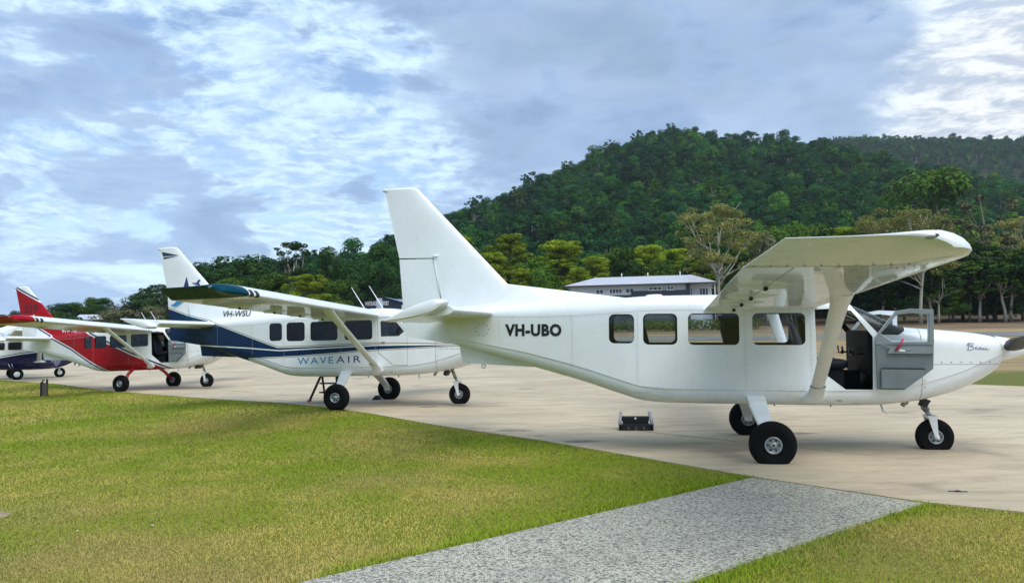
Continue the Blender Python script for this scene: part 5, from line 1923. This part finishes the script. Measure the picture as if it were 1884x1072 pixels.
# two-storey building: local x along the long wall (to the right), -y towards the camera
bx, by = 23.6, 103.0
bz = gz(bx, by)
B = empty('two_storey_building', (bx, by, bz), (0, 0, R_(-11)))
tag(B, 'grey weatherboard two-storey building with charcoal lower wall behind the white aircraft', 'building')
LEN, DEP, ZE = 15.9, 8.2, 6.15
MB().box(-LEN, 0, .0, DEP, 0, ZE).build('wall', [M['weatherboard']], B)
MB().box(-LEN + .9, -.02, -.22, -.003, 0, 4.72).box(-7.6, -.02, -.32, -.223, 0, 5.22).box(-.35, .12, -.34, .9, 0, ZE - .02).build('cladding', [M['darkclad']], B)
for k in range(10):
    MB().box(-LEN, -.36, -.020, -.003, 4.74 + k * .135, 4.74 + k * .135 + .120).build('weatherboard', [M['weatherboard']], B)
OV = .75
rf = MB()
RX0, RX1, RZ = -LEN + 3.2, .6, ZE + 1.35
rf.raw([(-LEN - OV, -OV, ZE), (3.6, -OV, ZE), (3.6, DEP + OV, ZE), (-LEN - OV, DEP + OV, ZE), (RX0, DEP / 2, RZ), (RX1, DEP / 2, RZ),
        (-LEN - OV, -OV, ZE - .14), (3.6, -OV, ZE - .14), (3.6, DEP + OV, ZE - .14), (-LEN - OV, DEP + OV, ZE - .14)],
       [(0, 1, 5, 4), (2, 3, 4, 5), (3, 0, 4), (0, 6, 7, 1), (1, 7, 8, 2), (2, 8, 9, 3), (3, 9, 6, 0), (6, 9, 8, 7)])
ro = rf.build('roof', [M['roof']], B)
MB().raw([(3.605, -OV, ZE + .004), (3.605, DEP + OV, ZE + .004), (RX1 + .004, DEP / 2, RZ + .006)], [(0, 1, 2)]).build('hip', [M['roof_white']], ro)
for x in (-9.0, -5.4, -1.0):
    MB().tube([(x, DEP / 2 - .6, RZ - .5), (x, DEP / 2 - .6, RZ + .45)], .06, 8).build('vent_pipe', [M['trimw']], ro)
MB().box(-LEN - OV, 3.6, -OV - .10, -OV - .004, ZE - .16, ZE - .02).build('gutter', [M['darkclad']], ro)
for a, b, z0, z1, n in ((-12.4, -11.3, 4.92, 5.62, 2), (-10.6, -8.8, 4.92, 5.64, 4), (-8.4, -7.2, 4.94, 5.66, 2), (-5.3, -3.5, 5.20, 5.74, 3), (-2.9, -1.9, 5.20, 5.78, 2)):
    window(B, a, b, z0, z1, -.26 if z0 > 5.1 else -.03, n)
# verandah end to the right
MB().box(.02, 3.0, .9, DEP - .4, 0, ZE - .02).build('wall', [M['weatherboard']], B)
window(B, 1.35, 2.6, 4.1, 5.5, .89, 3)
dw = window(B, .18, .52, 3.2, 5.5, .89, 1)
for x in (3.35,):
    MB().tube([(x, -.3, 0), (x, -.3, ZE - .14)], .06, 6).build('post', [M['trimw']], B)
MB().box(2.6, 4.4, -.5, 1.5, 2.6, 2.75).box(4.3, 4.4, -.5, -.4, 2.75, 3.7).box(2.7, 4.4, -.5, -.45, 3.6, 3.7).build('balcony_rail', [M['trimw']], B)
MB().box(2.75, 4.28, -.47, -.46, 2.8, 3.58).build('balcony_pane', [M['glass']], B)

# clipped hedge along the front of the building
hs = np.random.default_rng(33)
hx0, hy0 = 16.5, 97.5
hc = [(lerp(-10.5, 14, k / 44) , hs.normal(0, .25), .62 + hs.uniform(-.12, .25)) for k in range(45)]
V, F = leaf_cloud(hs, hc, [.85] * 45, [170] * 45, .20, .85)
hg_ = empty('hedge', (hx0, hy0, gz(hx0, hy0)))
link('foliage', mesh_np('foliage', V, F, M['leaf_mid']), hg_)
hm = MB()
for k in range(0, 45, 3): hm.tube([(hc[k][0], hc[k][1], -.1), (hc[k][0] + .1, hc[k][1], .8)], [.05, .02], 5)
hm.build('stem', [M['bark_dark']], hg_)
tag(hg_, 'low green hedge in front of the two-storey building, seen through the cabin windows', 'hedge')

# hangar with the airport name
hx, hy = -21.6, 112.0
hz0 = gz(hx, hy)
Hg = empty('airport_hangar', (hx, hy, hz0))
tag(Hg, 'navy-fronted airport hangar with white name lettering behind the second aircraft', 'building')
MB().prism([(0, 0), (0, 4.55), (2.9, 5.05), (5.5, 4.25), (5.5, 0)], 0, 12).build('wall', [M['sign_navy']], Hg)
MB().box(5.52, 10, .1, 12, 0, 3.9).build('annexe', [M['trimw']], Hg)
MB().raw([(2.9, -.3, 5.10), (5.8, -.3, 4.22), (10.6, -.2, 4.1), (10.6, 12, 5.3), (2.9, 12.2, 5.3)], [(0, 1, 2, 3, 4)]).build('roof', [mat_simple('blue_steel_roof', (0.22, 0.32, 0.50), 0.4, 0.2)], Hg)
MB().raw([(-.4, -.3, 4.50), (2.87, -.3, 5.10), (2.87, 12.2, 5.1), (-.4, 12.2, 4.50)], [(0, 1, 2, 3)]).build('roof', [M['darkclad']], Hg)
me, c = text_mesh('WHITSUNDAY AIRPORT', 3.45, .62, .02, mat=M['text_white'])
me.vertices.foreach_set('co', [q for a, b, _ in c for q in (a + .25, -.012, b + 3.82)])
link('name_lettering', me, Hg)

def little_house(name, u, Y, ztop, wid, rz, wall, roofm, label, tiers=1, door=None):
    X = (u - 942) / 1422 * Y
    zb = terrain(X, Y)
    e = empty(name, (X, Y, zb), (0, 0, rz))
    H_ = CAM_H + (hor(u) - ztop) / 1422 * Y - zb
    w_ = wid / 1422 * Y / 2
    he = H_ * (.70 if tiers == 1 else .80)
    MB().box(-w_ * .86, w_ * .86, -2.2, 2.2, 0, he).build('wall', [wall], e)
    r = MB()
    r.raw([(-w_, -2.9, he), (w_, -2.9, he), (w_, 2.9, he), (-w_, 2.9, he), (-w_ * .75, 0, H_), (w_ * .75, 0, H_), (-w_, -2.9, he - .12), (w_, -2.9, he - .12), (w_, 2.9, he - .12), (-w_, 2.9, he - .12)],
          [(0, 1, 5, 4), (1, 2, 5), (2, 3, 4, 5), (3, 0, 4), (0, 6, 7, 1), (1, 7, 8, 2), (2, 8, 9, 3), (3, 9, 6, 0), (6, 9, 8, 7)])
    r.build('roof', [roofm], e)
    if tiers == 2:
        MB().raw([(-w_ * 1.02, -3.3, he - .28), (w_ * .98, -3.3, he - .28), (w_ * .9, -2.5, he + .1), (-w_ * .8, -2.5, he + .1), (-w_ * 1.02, -3.3, he - .36), (w_ * .98, -3.3, he - .36)], [(0, 1, 2, 3), (0, 4, 5, 1)]).build('awning', [roofm], e)
    if door:
        MB().box(-w_ * .28, w_ * .30, -2.24, -2.203, 0, he * .86).build('door', [door], e)
        MB().box(w_ * .62, w_ * .84, -2.23, -2.203, he * .25, he * .6).build('window', [M['pane']], e)
    else:
        MB().box(-w_ * .80, -w_ * .55, -2.23, -2.203, he * .35, he * .8).build('window', [M['trimw']], e)
    tag(e, label, 'house')
little_house('hillside_house', 165, 138, 578.5, 46, .25, M['darkclad'], M['roof'], 'small dark house with a grey roof beyond the red wing')
little_house('kiosk', 25, 66, 599, 30, .12, M['trimw'], M['trimw'], 'small white kiosk with a two-tier roof and brown door at the left edge', 2, M['brown'])

# ------------------------------------------------------------------ smaller high-wing aircraft at the left
CST = [(-4.6, .06, 1.55, 1.40), (-3.0, .22, 1.62, 1.05), (-1.6, .42, 1.80, .62), (-.9, .54, 1.98, .47), (.0, .56, 2.02, .42), (.75, .56, 1.98, .41), (.95, .56, 1.88, .41), (1.35, .54, 1.45, .42), (1.7, .52, 1.40, .46), (2.1, .48, 1.36, .56), (2.4, .42, 1.30, .72), (2.55, .30, 1.22, .84)]
def m_cessna():
    F_ = [pchip([s[0] for s in CST], [s[k] for s in CST]) for k in (1, 2, 3)]
    X = sorted(set([s[0] for s in CST] + [-4.6 + .3 * k for k in range(24)]))
    v, f = [], []
    n = 24
    for x in X:
        hw, zt, zb = [q(x) for q in F_]
        for j in range(n):
            a = 2 * math.pi * j / n
            c_, s_ = math.cos(a), math.sin(a)
            e = .45
            v.append((x, hw * math.copysign(abs(c_) ** e, c_), (zt + zb) / 2 + (zt - zb) / 2 * math.copysign(abs(s_) ** e, s_)))
    for k in range(len(X) - 1):
        for j in range(n):
            a, b = k * n + j, k * n + (j + 1) % n
            f.append((a, b, b + n, a + n))
    f.append(tuple(range(n))); f.append(tuple((len(X) - 1) * n + j for j in range(n)))
    return MB().raw(v, f, 0, True).mesh('fuselage', [M['navy_cessna']]), F_
CF, CFN = m_cessna()
def cessna(loc, yaw, label, skin):
    root = empty('light_aircraft', loc, (0, 0, -yaw))
    tag(root, label, 'aircraft')
    fo = link('fuselage', CF, root)
    override(fo, [skin])
    for sg in (-1, 1):
        for a, b in ((-.95, -.45), (-.32, .22), (.40, .86)):
            P = rrect(a, b, 1.38, 1.74, .06)
            def sy(x): return sg * (CFN[0](x) + .004)
            MB().raw([(x, sy(x), z) for x, z in P], [tuple(range(len(P)))]).build('cabin_window', [M['glass_dark']], root)
        mb = MB()
        secs = []
        v, f = [], []
        for y in (0, .56, 2.5, 5.2, 5.35):
            for k in range(12):
                a = 2 * math.pi * k / 12
                v.append((.35 + .75 * math.cos(a) * (1 if y < 5.3 else .8), sg * y, 2.05 + .035 * y + .085 * math.sin(a) * (1 if y < 5.3 else .4)))
        for k in range(4):
            for j in range(12):
                a, b = k * 12 + j, k * 12 + (j + 1) % 12
                f.append((a, b, b + 12, a + 12))
        f.append(tuple(48 + j for j in range(12)))
        mb.raw(v, f, 0, True).build('wing', [M['white']], root)
        MB().tube([(.93, sg * .54, .80), (.85, sg * 2.4, 2.07)], [.11, .10], 10, flat=.4, up=(1, 0, 0)).build('wing_strut', [M['white']], root)
        MB().tube([(1.22, sg * .57, .78), (1.08, sg * .60, .80), (.88, sg * .61, .80), (.72, sg * .58, .76)], [.02, .06, .06, .02], 8).build('strut_fairing', [M['white']], root)
        MB().tube([(.0, sg * .4, .52), (.0, sg * .95, .36), (0, sg * 1.18, .27)], [.06, .045, .04], 8).build('gear_leg', [M['black']], root)
        wl = empty('wheel', (0, sg * 1.25, .25)); wl.parent = root
        link('tyre', cached('tyre_c', lambda: m_tyre(.27, .09, .25)), wl)
        MB().lathe([(.13, sg * .08), (.12, sg * .095), (0, sg * .10)], 16).build('hub_cap', [M['trimw']], wl)
        MB().tube([(-.30, sg * .575, .72), (-.22, sg * .60, .55), (-.12, sg * .60, .56), (-.16, sg * .575, .72)], .014, 6).build('boarding_step', [M['trimw']], root)
        st = MB()
        sym_surf(st, [(sg * y, -3.9 - .1 * y, -4.75, .08, 1.52) for y in (.05, 1.0, 1.9)], 0, 1, 'y')
        st.build('stabiliser', [M['white']], root)
    fn_ = MB(); sym_surf(fn_, [(z, -3.6 - .55 * (z - 1.5), -4.75 - .25 * (z - 1.5), .10, 0) for z in (1.45, 2.0, 2.7)], 0, 1); fn_.build('fin', [M['white']], root)
    scr = MB().raw([(.97, -.47, 1.90), (.97, .47, 1.90), (1.42, .44, 1.46), (1.42, -.44, 1.46)], [(0, 1, 2, 3)])
    scr.v = [(x + .02, y, z + .03) for x, y, z in scr.v]
    scr.build('windscreen', [M['glass_dark']], root)
    MB().tube([(1.75, 0, .62), (1.86, 0, .36)], .035, 8).tube([(1.62, -.08, .52), (1.70, -.10, .42)], .03, 6).build('nose_oleo', [M['trimw']], root)
    MB().box(1.80, 1.88, -.11, -.085, .24, .46).box(1.80, 1.88, .085, .11, .24, .46).build('nose_fork', [M['trimw']], root)
    wl = empty('wheel', (1.87, 0, .225)); wl.parent = root
    link('tyre', cached('tyre_cn', lambda: m_tyre(.245, .075, .225)), wl)
    MB().lathe([(.11, -.07), (.10, -.08), (0, -.082)], 16).lathe([(.11, .07), (.10, .08), (0, .082)], 16).build('hub_cap', [M['trimw']], wl)
    MB().lathe([(.16, 0), (.14, .12), (.08, .24), (0, .30)], 18, 0, Matrix.Translation((2.54, 0, 1.03)) @ Matrix.Rotation(-math.pi / 2, 4, 'Z')).build('spinner', [M['white']], root)
    for a in (1.57, 1.57 + 2.094, 1.57 + 4.189):
        d = Vector((0, math.cos(a), math.sin(a)))
        MB().tube([Vector((2.62, 0, 1.03)) + d * .08, Vector((2.62, 0, 1.03)) + d * .5, Vector((2.62, 0, 1.03)) + d * .98], [.05, .075, .03], 8, flat=.3, up=(1, 0, 0)).build('propeller_blade', [M['prop']], root)
    return root
cx4, cy4 = -23.85, 37.1
cessna((cx4, cy4, gz(cx4, cy4) + .012), -.64, 'white over navy high-wing aircraft at the left edge behind the red one', M['navy_cessna'])
cessna((-36.9, 51.5, gz(-36.9, 51.5) + .25), .21, 'distant white high-wing aircraft whose windscreen shows at the left edge', M['white'])

# ------------------------------------------------------------------ small things
M['wood'] = mat_simple('weathered_wood', (0.12, 0.105, 0.085), 0.9, var=0.4, scale=9, bump=.3)
M['silver'] = mat_simple('grey_rail', (0.30, 0.31, 0.36), 0.4, 0.2)
px, py = -14.95, 24.7
P_ = empty('marker_post', (px, py, gz(px, py)))
tag(P_, 'weathered wooden post with black cap standing in the lawn at the left', 'post')
MB().box(-.01, .12, -.05, .05, -.1, .42).build('post', [M['wood']], P_)
MB().box(-.09, -.012, -.04, .06, -.05, .44).tube([(-.05, 0, .44), (-.02, 0, .52), (.03, 0, .49)], [.035, .03, .015], 6).tube([(.10, 0, .42), (.115, 0, .50), (.10, 0, .56)], [.03, .03, .012], 6).build('tap', [M['black']], P_)
# folding boarding step on the apron
fx, fy = 2.08, 13.35
F_ = empty('boarding_step', (fx, fy, gz(fx, fy) + .012), (0, 0, R_(-6)))
tag(F_, 'black and grey portable boarding step on the apron behind the main wheels', 'step')
MB().box(-.29, .29, -.13, .05, .0, .10).build('lower_tread', [M['black']], F_)
MB().box(-.23, .23, .05, .20, .14, .215).build('upper_tread', [M['black']], F_)
MB().box(-.22, .22, .052, .075, .0, .139).build('riser', [M['black']], F_)
for s in (-1, 1):
    MB().prism([(0, 0)] * 0 or [(s * .25 - .035, .0), (s * .25 + .035, .0), (s * .25 + .035, .08), (s * .25 - .035, .08)], -.13, .24).build('base_rail', [M['black']], F_)
    MB().tube([(s * .275, -.10, .09), (s * .25, .12, .24), (s * .245, .20, .27)], .027, 8).build('side_rail', [M['silver']], F_)
for k in (-1, 0, 1):
    MB().box(k * .13 - .006, k * .13 + .006, -.134, -.1302, .03, .07).build('grip_mark', [M['silver']], F_)
MB().lathe([(0, -.006), (.022, -.006), (.022, 0)], 12, 0, Matrix.Translation((0, .046, .185))).build('button', [M['trimw']], F_)
# step ladder behind the second aircraft's wheel
lx_, ly_ = -4.55, 19.15
Ld = empty('step_ladder', (lx_, ly_, gz(lx_, ly_) + .012), (0, 0, -.2))
tag(Ld, 'black folding step ladder behind the near wheel of the WAVEAIR aircraft', 'ladder')
for s in (-1, 1):
    MB().tube([(-.0 + s * .26 - .22 * (s < 0), -.10, .0), (s * .20, .0, .66)], .030, 6).build('leg', [M['black']], Ld)
    MB().tube([(s * .26 + .02, .30, .0), (s * .20, .03, .66)], .026, 6).build('leg', [M['black']], Ld)
for z in (.20, .42, .60):
    MB().box(-.24, .24, -.08 + z * .1, .06 + z * .1, z, z + .035).build('tread', [M['black']], Ld)
MB().box(-.53, -.43, -.13, -.07, .0, .035).build('foot', [mat_simple('orange_rubber', (.45, .10, .03), .7)], Ld)
# chock at the second aircraft's far wheel
def on_plane(root, p):
    return root.matrix_world @ Vector(p)
bpy.context.view_layer.update()
q = on_plane(A2, (-.30, 1.30, 0))
ck = MB().prism([(-.09, 0), (.09, 0), (.0, .10)], -.12, .12).build('wheel_chock', [M['black']])
ck.location = (q.x, q.y, gz(q.x, q.y) + .012); ck.rotation_euler = (0, 0, -.263)
tag(ck, 'small dark wheel chock against the far wheel of the WAVEAIR aircraft', 'chock')
# tie-down slot in the apron
td = MB().box(-.09, .09, -.012, .012, .0, .006).tube([(-.03, 0, .004), (0, 0, .012), (.03, 0, .004)], .006, 6).build('tie_down_anchor', [M['black']])
td.location = (4.502, 7.977, gz(4.5, 7.98) + .012); td.rotation_euler = (0, 0, -.25)
tag(td, 'small dark tie-down slot set in the concrete near the path', 'anchor')
# stone lid in the turf at the left edge
def stone():
    v, f, n = [], [], 14
    for r, z in ((.0, .035), (.20, .034), (.30, .02), (.33, -.02)):
        for k in range(n):
            a = 2 * math.pi * k / n
            rr_ = r * (1 + .18 * math.sin(3 * a + 1) + .1 * math.sin(7 * a))
            v.append((rr_ * math.cos(a) * 1.1, rr_ * math.sin(a) * .9, z))
    for j in range(3):
        for k in range(n):
            a, b = j * n + k, j * n + (k + 1) % n
            f.append((a, b, b + n, a + n))
    return MB().raw(v, f, 0, True)
sn = stone().build('flat_stone', [mat_simple('bare_stone', (.30, .23, .16), 1.0, var=.3, scale=8, bump=.4)])
sn.location = (-5.36, 7.66, -.008)
tag(sn, 'flat pale stone half sunk in the lawn at the left edge', 'stone')
for k, (u_, v_) in enumerate(((146, 975), (283, 965))):
    d_ = 1.68 * 1422 / (v_ - hor(u_)) * 1.0
    lf = MB().raw([(-.018, -.005, .0), (.0, -.009, .006), (.019, .0, .003), (.0, .009, .007)], [(0, 1, 2, 3)]).build('fallen_leaf', [M['trimw']])
    lf.location = ((u_ - 942) / 1422 * d_ * 1.0, d_, .024)
    tag(lf, ['pale fallen leaf on the lawn nearest the flat stone', 'pale fallen leaf on the lawn further right of the flat stone'][k], 'leaf')

# ------------------------------------------------------------------ the humid air over the field
hz_m = bpy.data.materials.new('humid_air')
hz_m.use_nodes = True
ht = NT(hz_m.node_tree)
ht.n.clear()
ho = ht.add('ShaderNodeOutputMaterial')
pv = ht.add('ShaderNodeVolumePrincipled')
pv.inputs['Color'].default_value = (0.80, 0.90, 1.0, 1)
pv.inputs['Density'].default_value = 0.00013
pv.inputs['Anisotropy'].default_value = 0.2
hz_m.node_tree.links.new(pv.outputs[0], ho.inputs['Volume'])
hb = MB().box(-1410, 1730, -305, 1290, -4, 262).build('haze', [hz_m])
hb['kind'] = 'stuff'
